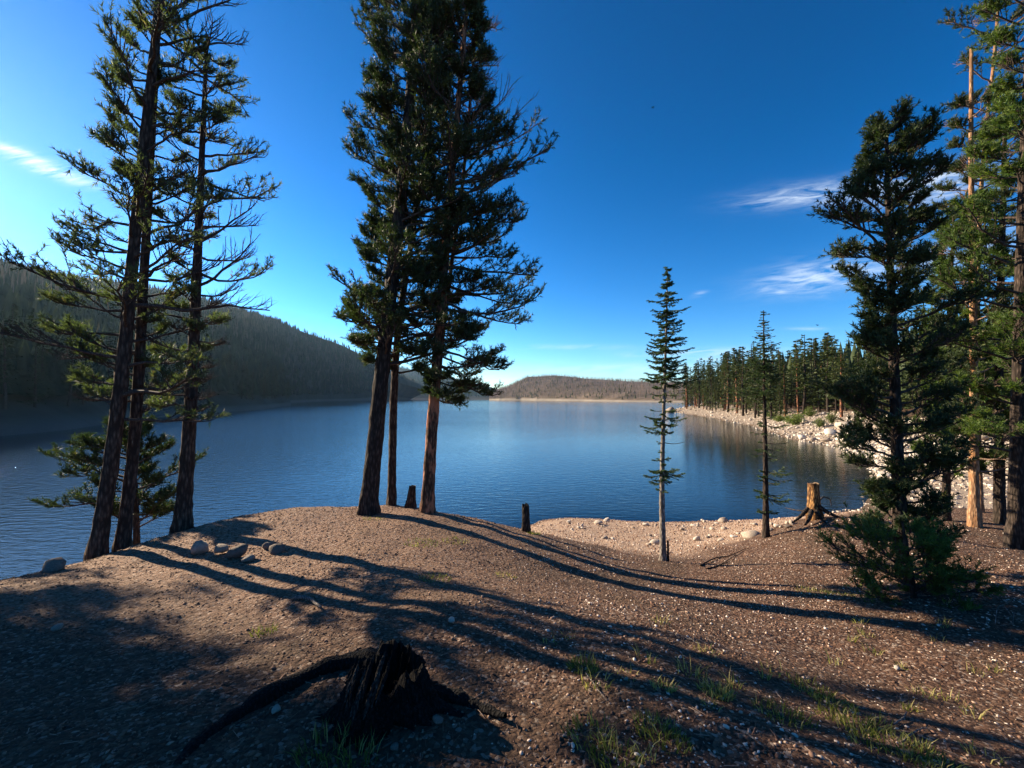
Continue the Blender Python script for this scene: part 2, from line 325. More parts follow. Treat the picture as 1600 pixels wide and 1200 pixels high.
def ground_at(px, py0):                       # march along the line of sight to the ground
    Y = np.concatenate([np.arange(1.2, 20, .02), np.arange(20, 220, .1)]); p = W(px, py0, 1.0); k = Y
    zz = CH+(p[2]-CH)*k; h = H(p[0]*k, Y); i = np.argmax(zz < h)
    return np.array([p[0]*Y[i], Y[i], h[i]])
def grow(a, b_, st, lim): 
    L = [a]; s = st
    while abs(L[-1]) < abs(lim) if True else 0: s *= 1.045; L.append(L[-1]+s*b_)
    return L
xs = np.array(sorted(set(grow(-10.5, -1, .12, -110)[1:]+list(np.arange(-10.5, 13, .11))+grow(13, 1, .11, 700))))
ys = np.array(sorted(set(grow(-.5, -1, .12, -110)[1:]+list(np.arange(-.5, 6, .085))+list(np.arange(6, 18, .12))+grow(18, 1, .12, 430))))
GX, GY = np.meshgrid(xs, ys); GZ, GSD = H(GX, GY, True)
GZ = GZ+0.0
def grid_faces(ny, nx):
    i = np.arange(ny-1)[:, None]*nx+np.arange(nx-1)[None]; return np.stack([i, i+1, i+nx+1, i+nx], -1).reshape(-1, 4)
rr_ = np.hypot(GX-1.5, GY-6); nearw = 1-sstep(12, 19, rr_)
beach = sstep(1.75, 1.25, GZ+fbm(GX*.6, GY*.6, 3, 9)*.5)*nearw*sstep(-.5, .3, GX+.25*(GY-10))
stony = (1-nearw)*sstep(3.2, 2.6, GZ+fbm(GX*.3, GY*.3, 3, 4)*1.5)
duff = (1-nearw)*(1-stony)
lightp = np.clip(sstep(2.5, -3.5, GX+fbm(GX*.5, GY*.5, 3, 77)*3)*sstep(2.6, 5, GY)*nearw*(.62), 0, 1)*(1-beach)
wet = sstep(.22, .08, GZ+fbm(GX*1.5, GY*1.5, 3, 14)*.12)
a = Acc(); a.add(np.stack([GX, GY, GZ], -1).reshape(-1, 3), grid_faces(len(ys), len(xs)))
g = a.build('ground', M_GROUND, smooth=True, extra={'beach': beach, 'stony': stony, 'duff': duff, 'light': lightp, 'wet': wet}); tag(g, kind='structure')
print('ground verts', len(xs)*len(ys))

# water: one sheet with the clarity of the shallows
wx = np.concatenate([-np.geomspace(2800, 16, 40), np.arange(-15.5, 24, .5), np.geomspace(24.5, 2800, 45)]); wy = np.concatenate([-np.geomspace(120, 4, 12), np.arange(-3, 24, .5), np.geomspace(24.5, 2800, 60)])
WX, WY = np.meshgrid(wx, wy); hz_, sd_ = H(WX, WY, True)
clear = np.exp(-np.maximum(-hz_, 0)*2.2)*.9*(np.hypot(WX, WY-10) < 40)
calm = (.28+.72*sstep(10, 60, np.hypot(WX-18, (WY-28)*.8)))*(.7+.6*vnoise(WX/25+WY/60, WY/45, 4))
a = Acc(); a.add(np.stack([WX, WY, WX*0], -1).reshape(-1, 3), grid_faces(len(wy), len(wx)), calm.ravel())
tag(a.build('water', M_WATER, extra={'clear': clear}), kind='structure')
a = Acc(); a.add([(-2800, -500, -7), (2800, -500, -7), (2800, 2800, -7), (-2800, 2800, -7)], [[0, 1, 2, 3]]); tag(a.build('lake_bed', M_BED), kind='structure')

# far land lofted between a shoreline and a ridge
class Loft:
    def __init__(s, shore, ridge, amp, seed, pw=1.0, nu=140, nv=60):
        s.sh = np.array(shore, float); s.ri = np.array(ridge, float); s.amp = amp; s.seed = seed; s.pw = pw; s.nu = nu; s.nv = nv
    def at(s, u, v):
        n = len(s.sh)-1; t = np.clip(u, 0, 1)*n; k = np.arange(n+1)
        f = lambda arr, j: np.interp(t, k, arr[:, j])
        sx, sy = f(s.sh, 0), f(s.sh, 1); rx, ry, rz = f(s.ri, 0), f(s.ri, 1), f(s.ri, 2)
        x = sx+(rx-sx)*v; y = sy+(ry-sy)*v
        vv = np.clip(v, -1, 1); z = np.where(v >= 0, rz*np.abs(vv)**s.pw, v*60)-np.maximum(v-1, 0)*rz*1.2
        z = z+s.amp*fbm(x/140, y/140, 4, s.seed)*np.clip(v*3, 0, 1)*2+np.where(v > 0, .6, 0)*np.clip(v*60, 0, 1)
        sc = np.hypot(rx-sx, ry-sy)
        w_ = fbm(x/40, y/40, 3, s.seed+3)*10*(v < .2); x = x+w_; y = y+w_*.5
        return x, y, z, sc
    def build(s, name, m, shore_w=7.0):
        v = np.concatenate([[-.06, -.02], np.linspace(0, 1, s.nv)**1.5, [1.1, 1.3]]); u = np.linspace(0, 1, s.nu)
        U, V_ = np.meshgrid(u, v); x, y, z, sc = s.at(U, V_)
        a = Acc(); a.add(np.stack([x, y, z], -1).reshape(-1, 3), grid_faces(len(v), s.nu))
        return tag(a.build(name, m, smooth=True, extra={'shore': (sstep(shore_w*1.5, shore_w*.6, V_*sc)).ravel()}), kind='structure')
LM = Loft([(-75,-120),(-64,-20),(-60,28),(-63,48),(-70,64),(-84,91),(-97,128),(-112,180),(-140,255),(-165,300),(-230,400),(-290,640),(-300,900),(-310,1250)],
          [(-1100,-200,150),(-900,100,150),(-700,330,150),(-620,400,150),(-570,455,154),(-540,500,152),(-500,550,152),(-450,590,148),(-420,630,142),(-400,670,136),(-385,700,130),(-335,815,108),(-300,950,74),(-250,1250,30)], 9, 11, .95)
LM.build('left_mountain', M_HILL, 4.0)
FA = Loft([(-60,1060),(-32,960),(20,900),(70,800),(120,690),(160,560),(200,470),(300,450),(600,500)],
          [(-58,1080,10),(-20,1120,34),(45,1150,66),(120,1160,70),(215,1150,60),(330,1130,50),(450,1100,46),(700,1100,60),(1100,1000,80)], 4, 23, .72)
FA.build('far_burnt_hill', M_HILLD, 5)
FB = Loft([(-460,1500),(-330,1500),(-200,1500),(-60,1500),(0,1500)], [(-700,2300,190),(-500,2250,150),(-295,2200,100),(-150,2200,66),(-50,2200,35)], 10, 41, .8, 60, 30)
FB.build('far_blue_hill', M_HILL, 9)

# haze: one closed box of even air round the whole scene
a = Acc(); X_, Y0_, Y1_, Z0_, Z1_ = 2850, -560, 2850, -8.5, 235
a.add([(-X_,Y0_,Z0_),(X_,Y0_,Z0_),(X_,Y1_,Z0_),(-X_,Y1_,Z0_),(-X_,Y0_,Z1_),(X_,Y0_,Z1_),(X_,Y1_,Z1_),(-X_,Y1_,Z1_)], [[0,3,2,1],[4,5,6,7],[0,1,5,4],[1,2,6,5],[2,3,7,6],[3,0,4,7]])
mh = bpy.data.materials.new('pale_haze'); mh.use_nodes = True; nth = mh.node_tree; nth.nodes.remove(nth.nodes['Principled BSDF'])
pv = nth.nodes.new('ShaderNodeVolumePrincipled'); pv.inputs['Color'].default_value = (.45, .72, 1, 1); pv.inputs['Density'].default_value = .00006; pv.inputs['Anisotropy'].default_value = .5
nth.links.new(pv.outputs[0], nth.nodes['Material Output'].inputs['Volume']); tag(a.build('haze', mh), 'thin pale morning haze over the lake', 'haze', kind='stuff')

# ------------------------------------------------------------------ distant forests (uncountable masses)
def spire(acc, x, y, z, h, w, rnd, sides=5):
    n = len(x); a_ = np.arange(sides)*2*math.pi/sides+rng.random((n, 1))*6
    for (z0, z1, k) in ((.12, .62, 1.0), (.42, 1.0, .62)):
        rad = (w*k)[:, None]*(.7+.6*rng.random((n, sides)))
        ring = np.stack([x[:, None]+rad*np.cos(a_), y[:, None]+rad*np.sin(a_), (z+h*z0)[:, None]+rng.random((n, sides))*h[:, None]*.08], -1)
        tip = np.stack([x, y, z+h*z1], -1)[:, None]
        V_ = np.concatenate([ring, tip], 1); b_ = np.arange(n)[:, None]*(sides+1); j = np.arange(sides)[None]
        acc.add(V_.reshape(-1, 3), np.stack([b_+j, b_+(j+1) % sides, b_+sides+j*0], -1).reshape(-1, 3), np.repeat(rnd, sides+1))
def pole(acc, x, y, z, h, w, rnd):
    n = len(x); a_ = np.arange(3)*2.094+rng.random((n, 1))*6; lean = rng.normal(size=(n, 2))*.04*h[:, None]
    ring = np.stack([x[:, None]+w[:, None]*np.cos(a_), y[:, None]+w[:, None]*np.sin(a_), np.repeat((z-.5)[:, None], 3, 1)], -1)
    tip = np.stack([x+lean[:, 0], y+lean[:, 1], z+h], -1)[:, None]; V_ = np.concatenate([ring, tip], 1); b_ = np.arange(n)[:, None]*4; j = np.arange(3)[None]
    acc.add(V_.reshape(-1, 3), np.stack([b_+j, b_+(j+1) % 3, b_+3+j*0], -1).reshape(-1, 3), np.repeat(rnd, 4))
a = Acc(); n = 11500
uu = rng.random(n)*.98; vv = .015+rng.random(n)**1.6*1.0
x, y, z, sc = LM.at(uu, vv); ok = (vv*sc > 13); x, y, z = x[ok], y[ok], z[ok]; n = len(x)
rn = np.clip(.3+.5*fbm(x/60, y/60, 3, 2)+rng.normal(size=n)*.2, 0, .9); hh = 5.5+rng.random(n)*5
spire(a, x, y, z, hh, hh*.15+.3, rn)
x, y, z, sc = LM.at(rng.random(5000)*.98, .25+rng.random(5000)*.8); pole(a, x, y, z, 9+rng.random(5000)*5, np.full(5000, .35), np.full(5000, 1.0))
x, y, z, sc = FB.at(rng.random(2500), .03+rng.random(2500)); spire(a, x, y, z, np.full(2500, 13.), np.full(2500, 3.), rng.random(2500)*.6)
tag(a.build('mountain_forest', M_FAR), 'dark evergreen forest covering the shaded mountain across the lake', 'forest', kind='stuff')
a = Acc(); n = 9500
vv = .02+rng.random(n)*.99; x, y, z, sc = FA.at(rng.random(n), vv); pole(a, x, y, z, 6+rng.random(n)*8, .14+.18*rng.random(n), rng.random(n)*.75)
n = 420; vv = .012+rng.random(n)**1.6*.9; x, y, z, sc = FA.at(.2+rng.random(n)*.8, vv); spire(a, x, y, z, 4+rng.random(n)*5, 1.0+rng.random(n)*.6, np.full(n, 1.0))
tag(a.build('dead_forest', M_DEAD), 'grey burnt trunks standing on the low hill across the lake', 'forest', kind='stuff')

# ------------------------------------------------------------------ mid-distance conifers
def frond_crown(acc, h, z0, wfun, nb, seed, dense=7, tri=.22):
    r = np.random.default_rng(seed); t = np.sort(r.random(nb)**.9); z = z0+(h-z0)*t; ph = r.random(nb)*6.283; L = wfun(t)*(.6+.6*r.random(nb))
    k = dense; s = (np.arange(k)+.6)/k; s = s[None, :, None]*np.ones((nb, 1, 1))
    out = np.stack([np.cos(ph), np.sin(ph), np.zeros(nb)], -1)[:, None]
    c = np.stack([0*z, 0*z, z], -1)[:, None]+out*L[:, None, None]*s+np.array([0, 0, 1.])*(L[:, None, None]*(-.28*s+.12*s*s))+r.normal(size=(nb, k, 3))*.05*L[:, None, None]
    for q in range(2):
        d = norm(out*(.5)+r.normal(size=(nb, k, 3))*np.array([.8, .8, .35])); sd = norm(np.cross(d, r.normal(size=(nb, k, 3))*.5+np.array([0, 0, 1.])))
        ln = (tri*(.7+.8*r.random((nb, k, 1))))*(.6+L[:, None, None]*.35); wd_ = ln*.32
        T = np.stack([c-d*ln*.4-sd*wd_, c-d*ln*.3+sd*wd_, c+d*ln*.9], 2)
        acc.add(T.reshape(-1, 3), np.arange(nb*k*3).reshape(-1, 3), np.repeat(np.clip(.25+.5*r.random((nb, k))+.2*t[:, None], 0, .95).ravel(), 3))
def conifer(kind, seed, label, group, matf=M_FOREST, matb=M_BARKR):
    t = thing(kind, (0, 0, 0), label, 'tree', group); h = 10.0; r = np.random.default_rng(seed)
    a = Acc(); zz = np.linspace(-.5, h, 7); P = np.stack([np.cumsum(r.normal(size=7)*.05), np.cumsum(r.normal(size=7)*.05), zz], -1); tubes(a, P, np.linspace(.15, .02, 7), 6); a.build('trunk', matb if kind == 'pine_tree' else M_BARKD, t, True)
    a = Acc()
    if kind == 'spruce_tree': frond_crown(a, h, .5+r.random(), lambda q: 1.35*(1-q)**.85+.12, 110, seed, 8)
    elif kind == 'pine_tree': frond_crown(a, h, 4.0+r.random()*1.5, lambda q: 1.0*np.sin(np.clip(q*2.6+.5, 0, 3.0))*(1-.5*q)+.15, 70, seed, 7, .28)
    else: frond_crown(a, h, 2.2+r.random(), lambda q: 1.1*(1-q)**.6+.15, 85, seed, 7, .25)
    a.build('crown', matf, t); 
    if kind == 'pine_tree':
        b = Acc(); nb = 26; z = 1.5+r.random(nb)*6; ph = r.random(nb)*6.283; L = .4+.6*r.random(nb)
        P = np.stack([np.stack([0*z, 0*z, z], -1), np.stack([np.cos(ph)*L*.5, np.sin(ph)*L*.5, z-.05], -1), np.stack([np.cos(ph)*L, np.sin(ph)*L, z+.02], -1)], 1)
        tubes(b, P, np.tile([.025, .018, .008], (nb, 1)), 3); tag(b.build('limbs', M_TWIG, t), kind='stuff')
    return t
LBL = {'spruce_tree': 'dense pointed spruce in the forest behind the rocky right shore', 'pine_tree': 'bare-trunked lodgepole pine with high crown in the right shore forest', 'fir_tree': 'narrow dark fir in the crowded right shore forest'}
protos = [conifer(k, 100+i, LBL[k], k.replace('_', ' ')+'s behind the rocky right shore') for i, k in enumerate(['spruce_tree', 'pine_tree', 'fir_tree', 'spruce_tree', 'pine_tree', 'fir_tree', 'spruce_tree'])]
pts = []
tries = 0; r_ = random.Random(3)
cx = np.array([r_.uniform(18, 140) for _ in range(9000)]); cy = np.array([r_.uniform(16, 215) for _ in range(9000)])
cz, csd = H(cx, cy, True)
o_ = np.argsort(csd+2.0*np.random.default_rng(2).random(9000)*12); cx, cy, cz, csd = cx[o_], cy[o_], cz[o_], csd[o_]
for i in range(9000):
    x, y = cx[i], cy[i]; s = csd[i]
    if s < (9.5+2*r_.random() if y < 70 else 4+2*r_.random()) or s > 40 or x/y > 1.38: continue
    if s > 16 and r_.random() < (s-16)/45: continue
    if any((x-p[0])**2+(y-p[1])**2 < (1.7+.006*y)**2 for p in pts): continue
    pts.append((x, y, cz[i], s))
    if len(pts) >= 290: break
used = set()
for i, (x, y, z, s) in enumerate(pts):
    k = r_.choices(range(7), [3, 1.2, 3, 3, 1.5, 3, 3])[0]; o = protos[k]
    if k in used: o = copy_tree(o)
    used.add(k); o.location = (x, y, z-.1); sc = r_.uniform(.62, 1.32)*(1+.3*sstep(45, 120, y)); o.scale = (sc*r_.uniform(1.1, 1.5),)*2+(sc,); o.rotation_euler = (r_.uniform(-.03, .03), r_.uniform(-.03, .03), r_.uniform(0, 6.28))
    pxx = 800+F*x/y; sz = 'short' if sc < .85 else ('tall' if sc > 1.15 else 'mid-height')
    where = 'at the tip of the right shore' if pxx < 1110 else 'on the far right shore' if pxx < 1180 else 'behind the willow shrubs' if pxx < 1290 else 'above the white boulder' if pxx < 1345 else 'seen through the dark pine' if pxx < 1480 else 'deep behind the right edge pines'
    kd = {'spruce_tree': 'dense pointed spruce', 'pine_tree': 'bare-trunked pine with high crown', 'fir_tree': 'narrow dark fir'}[o.name.split('.')[0]]; row = 'front' if s < 13 else 'second' if s < 20 else 'back'
    o['label'] = f'{sz} {kd}, {row} row, {where}'; o['group'] = f'{kd}s {where}, {row} row, {sz}'
# forest deeper in, one mass
a = Acc(); n = 7000; x = rng.uniform(26, 300, n); y = rng.uniform(8, 330, n); z, s = H(x, y, True); ok = (s > 17) & ((y < 120) | (s > 10)); x, y, z = x[ok], y[ok], z[ok]; n = len(x)
spire(a, x, y, z, 9+rng.random(n)*5, 1.6+rng.random(n)*.8, rng.random(n)*.7); tag(a.build('hillside_forest', M_FOREST), 'forest filling the slope further behind the right shore trees', 'forest', kind='stuff')
# trees on the left promontory and the near part of the mountain shore
lp = [conifer(k, 300+i, l, 'conifers along the far left shore', M_FAR, M_BARKD) for i, (k, l) in enumerate([('spruce_tree', 'pointed conifer along the shaded left shore across the lake'), ('fir_tree', 'narrow conifer along the shaded left shore across the lake')])]
n = 0; placed = []
while n < 110:
    uq = r_.uniform(.12, .68) if n % 3 else r_.uniform(.5, .66); x, y, z, sc = LM.at(np.array([uq]), np.array([0.0])); d = (10+r_.random()**1.5*38)/sc[0]
    x, y, z, sc = LM.at(np.array([uq]), np.array([d])); x, y, z = x[0], y[0], z[0]
    if any((x-p[0])**2+(y-p[1])**2 < 12 for p in placed): continue
    placed.append((x, y)); o = lp[n] if n < 2 else copy_tree(lp[r_.randrange(2)]); o.location = (x, y, z-.2); q = r_.uniform(.9, 1.35); o.scale = (q*1.25, q*1.25, q); o.rotation_euler = (0, 0, r_.uniform(0, 6.28)); n += 1

# ------------------------------------------------------------------ foreground trees
def lerp_path(P, z): return np.stack([np.interp(z, P[:, 2], P[:, 0]), np.interp(z, P[:, 2], P[:, 1])], -1)
def smooth_path(pts_, n=26):
    P = np.array(pts_, float); t = np.arange(len(P)); tt = np.linspace(0, len(P)-1, n); out = np.stack([np.interp(tt, t, P[:, i]) for i in range(3)], -1)
    for _ in range(3): out[1:-1] = (out[:-2]+2*out[1:-1]+out[2:])/4
    return out
def trunk_mesh(t, P, r0, r1, m, org, flare=1.42, seed=0, roots=5, sides=14):
    r = np.random.default_rng(seed); n = 60
    tt = np.linspace(0, 1, n)**1.25; cum = np.concatenate([[0], np.cumsum(np.linalg.norm(np.diff(P, axis=0), axis=1))]); cum /= cum[-1]
    Q = np.stack([np.interp(tt, cum, P[:, i]) for i in range(3)], -1); hgt = Q[:, 2]-Q[0, 2]
    rad = r0+(r1-r0)*tt; a_ = np.arange(sides)*2*math.pi/sides
    fl = np.exp(-np.maximum(hgt, 0)/.22)*(flare-1)
    ph = r.random()*6; lob = .5+.5*np.cos(a_*roots+ph)
    RR = rad[:, None]*(1+fl[:, None]*(.45+1.1*lob[None]**1.5)+.05*r.normal(size=(n, sides)))
    ring = Q[:, None]+RR[..., None]*np.stack([np.cos(a_), np.sin(a_), 0*a_], -1)[None]
    ring[0, :, 2] -= .25; a = Acc(); i = np.arange(n-1)[:, None]*sides; j = np.arange(sides)[None]
    a.add(ring.reshape(-1, 3), np.stack([i+j, i+(j+1) % sides, i+sides+(j+1) % sides, i+sides+j], -1).reshape(-1, 4))
    return a.build('trunk', m, t, True, org)
def pine(label, trunk, Y, r0, r1, edges, nprim, yr, seed, barkm=M_BARK, leafm=M_PINE, bare=0.0, nsec=9, ntw=4, depth=1.1, k=15, nl=.078, w=.0145, shoot=.13, group=None, name='pine_tree', lowbare=0, twigm=M_TWIG, tuftp=1.0, up=(.05, .5), roots=5, bareside=None, clump=.5, cat='tree', wide=1.0, q0=.36):
    r = np.random.default_rng(seed); nsec = int(nsec*1.35); ntw = ntw+2; k = k+2
    P = smooth_path([W(px, py, Y+(dy[0] if dy else 0)) for px, py, *dy in trunk]); P = P[np.argsort(P[:, 2])]; org = P[0].copy()
    t = thing(name, org, label, cat, group); trunk_mesh(t, P, r0, r1, barkm, org, seed=seed, roots=roots)
    E = np.array(edges, float); zE = np.array([W(800, e[0], Y)[2] for e in E]); o_ = np.argsort(zE); zE = zE[o_]
    LX = np.array([W(e[1], e[0], Y)[0] for e in E])[o_]; RX = np.array([W(e[2], e[0], Y)[0] for e in E])[o_]
    z0, z1 = W(800, yr[1], Y)[2], W(800, yr[0], Y)[2]; z1 = min(z1, P[-1, 2])
    npp = nprim+lowbare
    z = np.concatenate([z0+(z1-z0)*(np.arange(nprim)+r.random(nprim))/nprim, r.uniform(min(P[0, 2]+1.2, z0-.01), z0, lowbare)])
    ph = (np.arange(npp)*2.399+r.random(npp)*1.2) % 6.283; ph = ph-.3*np.sin(2*ph)
    isb = (r.random(npp) < bare); isb[nprim:] = True
    el = up[0]+(up[1]-up[0])*np.clip((z-z0)/(max(z1-z0, .1)), 0, 1)+r.normal(size=npp)*.12
    b0 = lerp_path(P, z); base = np.concatenate([b0, z[:, None]], 1)
    tipz = z+el*.5; lx = np.interp(tipz, zE, LX); rx = np.interp(tipz, zE, RX)
    extl = np.maximum(b0[:, 0]-lx, .12); extr = np.maximum(rx-b0[:, 0], .12); ex = np.where(np.cos(ph) > 0, extr, extl)
    cy = np.minimum(depth, np.maximum(ex*.9, .3)); L = 1/np.sqrt((np.cos(ph)/ex)**2+(np.sin(ph)/cy)**2)*(.66+.36*r.random(npp))*(.42+.95*vnoise(z*1.1+seed*3.1, np.round(ph/1.05)+seed, seed))*wide; L[nprim:] *= .45
    if bareside is not None: isb |= (np.cos(ph) > .1) & (r.random(npp) < bareside)
    dh = np.stack([np.cos(ph), np.sin(ph), 0*ph], -1); s = np.linspace(0, 1, 7); crv = .18+r.normal(size=npp)*.14
    wob = np.cumsum(r.normal(size=(npp, 7, 3)), 1)*.022*L[:, None, None]; wob[:, 0] = 0
    PB = base[:, None]+dh[:, None]*(L[:, None]*s)[..., None]+np.array([0, 0, 1.])*((L*el)[:, None]*s*(1-.4*s)+(L*crv)[:, None]*s*s)[..., None]+wob
    lim = Acc(); rb = np.minimum(.014+.012*L, r0*.4)
    tubes(lim, PB, rb[:, None]*np.linspace(1, .28, 7)[None], 5)
    def samp(PP, q):                       # PP (B,n,3), q (B,m)
        n_ = PP.shape[1]; f = q*(n_-1); i = np.clip(f.astype(int), 0, n_-2); f = (f-i)[..., None]; bi = np.arange(len(PP))[:, None]
        return PP[bi, i]*(1-f)+PP[bi, i+1]*f, norm(PP[bi, i+1]-PP[bi, i])
    q = q0+(1-q0)*(np.arange(nsec)[None]+r.random((npp, nsec)))/nsec; sb, sdv = samp(PB, q)
    sgn = np.where((np.arange(nsec)[None]+(r.random((npp, 1)) < .5)) % 2 == 0, 1, -1)[..., None]
    lat = np.stack([-sdv[..., 1], sdv[..., 0], 0*sdv[..., 0]], -1)*sgn
    d2 = norm(sdv*(.75+.4*r.random((npp, nsec, 1)))+lat*(.5+.5*r.random((npp, nsec, 1)))+np.array([0, 0, 1.])*(.12+.35*r.random((npp, nsec, 1))))
    L2 = (.12+L[:, None]*(.2+.3*r.random((npp, nsec)))*(1.25-q))
    s4 = np.linspace(0, 1, 4)[None, None, :, None]
    PS = sb[:, :, None]+d2[:, :, None]*L2[..., None, None]*s4+np.array([0, 0, .22])*L2[..., None, None]*s4**2+r.normal(size=(npp, nsec, 4, 3))*.012*s4
    PSf = PS.reshape(-1, 4, 3); tubes(lim, PSf[:, [0, 2, 3]], np.tile([.0085, .006, .004], (len(PSf), 1)), 3)
    L2f = L2.ravel(); q3 = .25+.75*(np.arange(ntw)[None]+r.random((len(PSf), ntw)))/ntw; tb, td = samp(PSf, q3)
    d3 = norm(td*.8+r.normal(size=tb.shape)*.55+np.array([0, 0, .45])); L3 = (.06+.13*r.random((len(PSf), ntw)))
    tip = tb+d3*L3[..., None]
    PT = np.stack([tb, tb+d3*L3[..., None]*.5, tip], 2).reshape(-1, 3, 3); sd3 = norm(np.cross(d3.reshape(-1, 3), r.normal(size=(len(PT), 3))))*.0045; lim.add(np.stack([PT[:, 0]-sd3, PT[:, 0]+sd3, PT[:, 2]], 1).reshape(-1, 3), np.arange(len(PT)*3).reshape(-1, 3))
    tag(lim.build('limbs', twigm, t, True, org), kind='stuff')
    okf = np.repeat(~isb, nsec*ntw); okf &= r.random(len(okf)) < tuftp
    # bunch the foliage: leave whole side shoots bare now and then
    okf &= np.repeat(r.random(len(PSf)) > (1-clump)*.35, ntw)
    TP = tip.reshape(-1, 3)[okf]; TD = d3.reshape(-1, 3)[okf]
    es = ~np.repeat(isb, nsec); TP = np.vstack([TP, PSf[es][:, -1]]); TD = np.vstack([TD, norm(PSf[es][:, -1]-PSf[es][:, -2])])
    rn = np.clip(.45+.5*fbm(TP[:, 0]*2+TP[:, 2], TP[:, 1]*2+TP[:, 2]*1.3, 2, seed)+r.normal(size=len(TP))*.2, 0, .95); rn[r.random(len(TP)) < .012] = 1
    cr = Acc(); tufts(cr, TP, TD, k, shoot, nl, w, rn)
    if len(TP): cr.build('crown', leafm, t, False, org)
    print(label[:30], 'tufts', len(TP), 'tris', len(TP)*k)
    return t
# left group of three
LE = [(-60,150,400),(0,150,350),(40,140,432),(100,128,390),(150,138,375),(200,150,385),(260,160,405),(320,105,420),(380,55,425),(420,15,420),(460,25,418),(500,60,360),(540,35,340),(590,40,335),(640,110,320),(660,150,300)]
pine('tall slender pine, leftmost of the trio on the bank edge, leaning right', [(150,872),(172,740),(190,600),(205,430),(228,200),(250,0),(262,-150)], 6.3, .102, .045, LE, 62, (-150, 655), 11, M_BARK, M_BACKLIT, .2, 9, 3, 1.3, k=11, tuftp=.7, q0=.48, group=None)
pine('slender pine in the middle of the left trio, trunk crossing its neighbour', [(190,857),(212,680),(225,430),(238,200),(246,60),(252,-80)], 6.6, .085, .032, [(a_, b_+25, c_-90) for a_, b_, c_ in LE], 52, (-60, 650), 12, M_BARK, M_BACKLIT, .25, 8, 3, 1.1, k=11, tuftp=.62, q0=.48)
pine('pine with flared base and bare drooping twigs, rightmost of the left trio', [(285,826),(298,640),(308,430),(315,250),(321,120),(324,55)], 7.0, .115, .022, [(a_, max(b_, 235), c_) for a_, b_, c_ in LE], 70, (60, 650), 13, M_BARK, M_BACKLIT, .2, 8, 4, 1.1, k=10, tuftp=.6, q0=.42, bareside=.6, up=(-.15, .3))
pine('low bushy pine growing below the left bank behind the trio', [(215,905),(212,760),(205,690),(200,668)], 8.4, .07, .02, [(660,190,220),(685,140,270),(720,110,285),(750,95,285),(790,100,275),(810,130,260),(880,150,260)], 34, (672, 830), 14, M_BARKD, M_PINE, 0, 8, 4, .9, up=(.1, .5))
# centre group
CE = [(-200,600,700),(-100,575,745),(0,560,730),(60,545,748),(100,528,758),(140,555,752),(170,575,745),(200,550,765),(250,545,780),(290,528,822),(320,555,832),(350,570,770),(400,540,800),(430,575,850),(455,585,858),(480,520,830),(500,508,815),(525,535,765),(555,565,830),(580,590,820),(605,630,745),(625,655,715)]
pine('thick dark-trunked pine, leftmost of the centre group, dense crown', [(574,805),(590,650),(603,520),(625,330),(642,150),(652,0),(660,-160)], 8.0, .165, .07, [(a_, b_, c_-45) for a_, b_, c_ in CE], 120, (-150, 575), 21, M_BARKD, M_PINE, .0, 10, 5, 1.3, k=14)
pine('slim straight pine in the middle of the centre group', [(612,790),(614,650),(620,520),(655,300),(680,120),(690,-60)], 8.9, .09, .035, [(a_, b_+25, c_-30) for a_, b_, c_ in CE], 96, (-60, 585), 22, M_BARK, M_PINE, .0, 9, 5, 1.4, k=14)
pine('red-barked pine, rightmost of the centre group, crown reaching right', [(667,802),(676,650),(684,560),(695,400),(708,250),(722,100),(735,-60)], 8.25, .125, .035, [(a_, b_+45, c_+12) for a_, b_, c_ in CE], 130, (-40, 625), 23, M_BARKR, M_PINE, .03, 10, 5, 1.3, k=14, up=(-.45, .35))
pine('bare reddish dead-topped pine rising behind the right of the centre group', [(668,806),(683,600),(700,450),(722,300),(738,120),(750,-40)], 8.75, .06, .02, [(-100,690,775),(60,690,790),(140,700,790),(330,690,840),(420,700,790),(600,700,760)], 50, (-40, 420), 24, M_BARKR, M_PINE, .55, 8, 3, 1.1, k=12, twigm=M_TWIGP, tuftp=.7)
# right group
RE = [(185,1384,1400),(215,1350,1436),(260,1355,1442),(300,1330,1445),(360,1302,1470),(420,1310,1470),(470,1308,1480),(520,1325,1490),(560,1330,1490),(600,1318,1500),(650,1310,1500),(700,1312,1500),(740,1350,1500),(790,1392,1450),(850,1345,1480),(900,1335,1500),(960,1340,1500)]
pine('dark bushy pine with full crown standing right of the orange stump', [(1408,905),(1404,760),(1398,600),(1390,400),(1386,270),(1385,197)], 5.9, .088, .02, RE, 112, (200, 850), 31, M_BARKD, M_PINE, .0, 9, 4, .95, k=13, nl=.06, w=.015, shoot=.1, wide=.86)
pine('low young pine spreading green boughs at the foot of the right pine', [(1432,965),(1425,900),(1415,850),(1410,815)], 5.0, .035, .01, [(820,1405,1430),(855,1340,1470),(885,1320,1490),(930,1350,1510),(965,1370,1520)], 24, (855, 958), 32, M_BARKD, M_SUNGREEN, 0, 8, 4, .8, k=14, nl=.05, w=.011, shoot=.08, up=(.0, .3))
pine('tall pine with pale orange trunk near the right edge', [(1522,805),(1522,600),(1521,450),(1517,250),(1518,75)], 9.2, .085, .03, [(60,1490,1560),(150,1495,1570),(250,1470,1590),(330,1480,1600),(420,1450,1600),(560,1470,1600),(650,1480,1580)], 72, (150, 740), 33, M_BARKP, M_PINE, .25, 8, 4, 1.0, twigm=M_TWIGP)
pine('thin leaning pine with pale trunk just right of the orange-trunked pine', [(1532,800),(1526,600),(1528,400),(1536,240),(1553,100),(1562,-20)], 10.6, .06, .03, [(-40,1500,1640),(60,1490,1620),(200,1520,1620),(400,1500,1620),(600,1480,1600)], 36, (-20, 520), 34, M_BARKP, M_PINE, .4, 8, 4, 1.1, twigm=M_TWIGP)
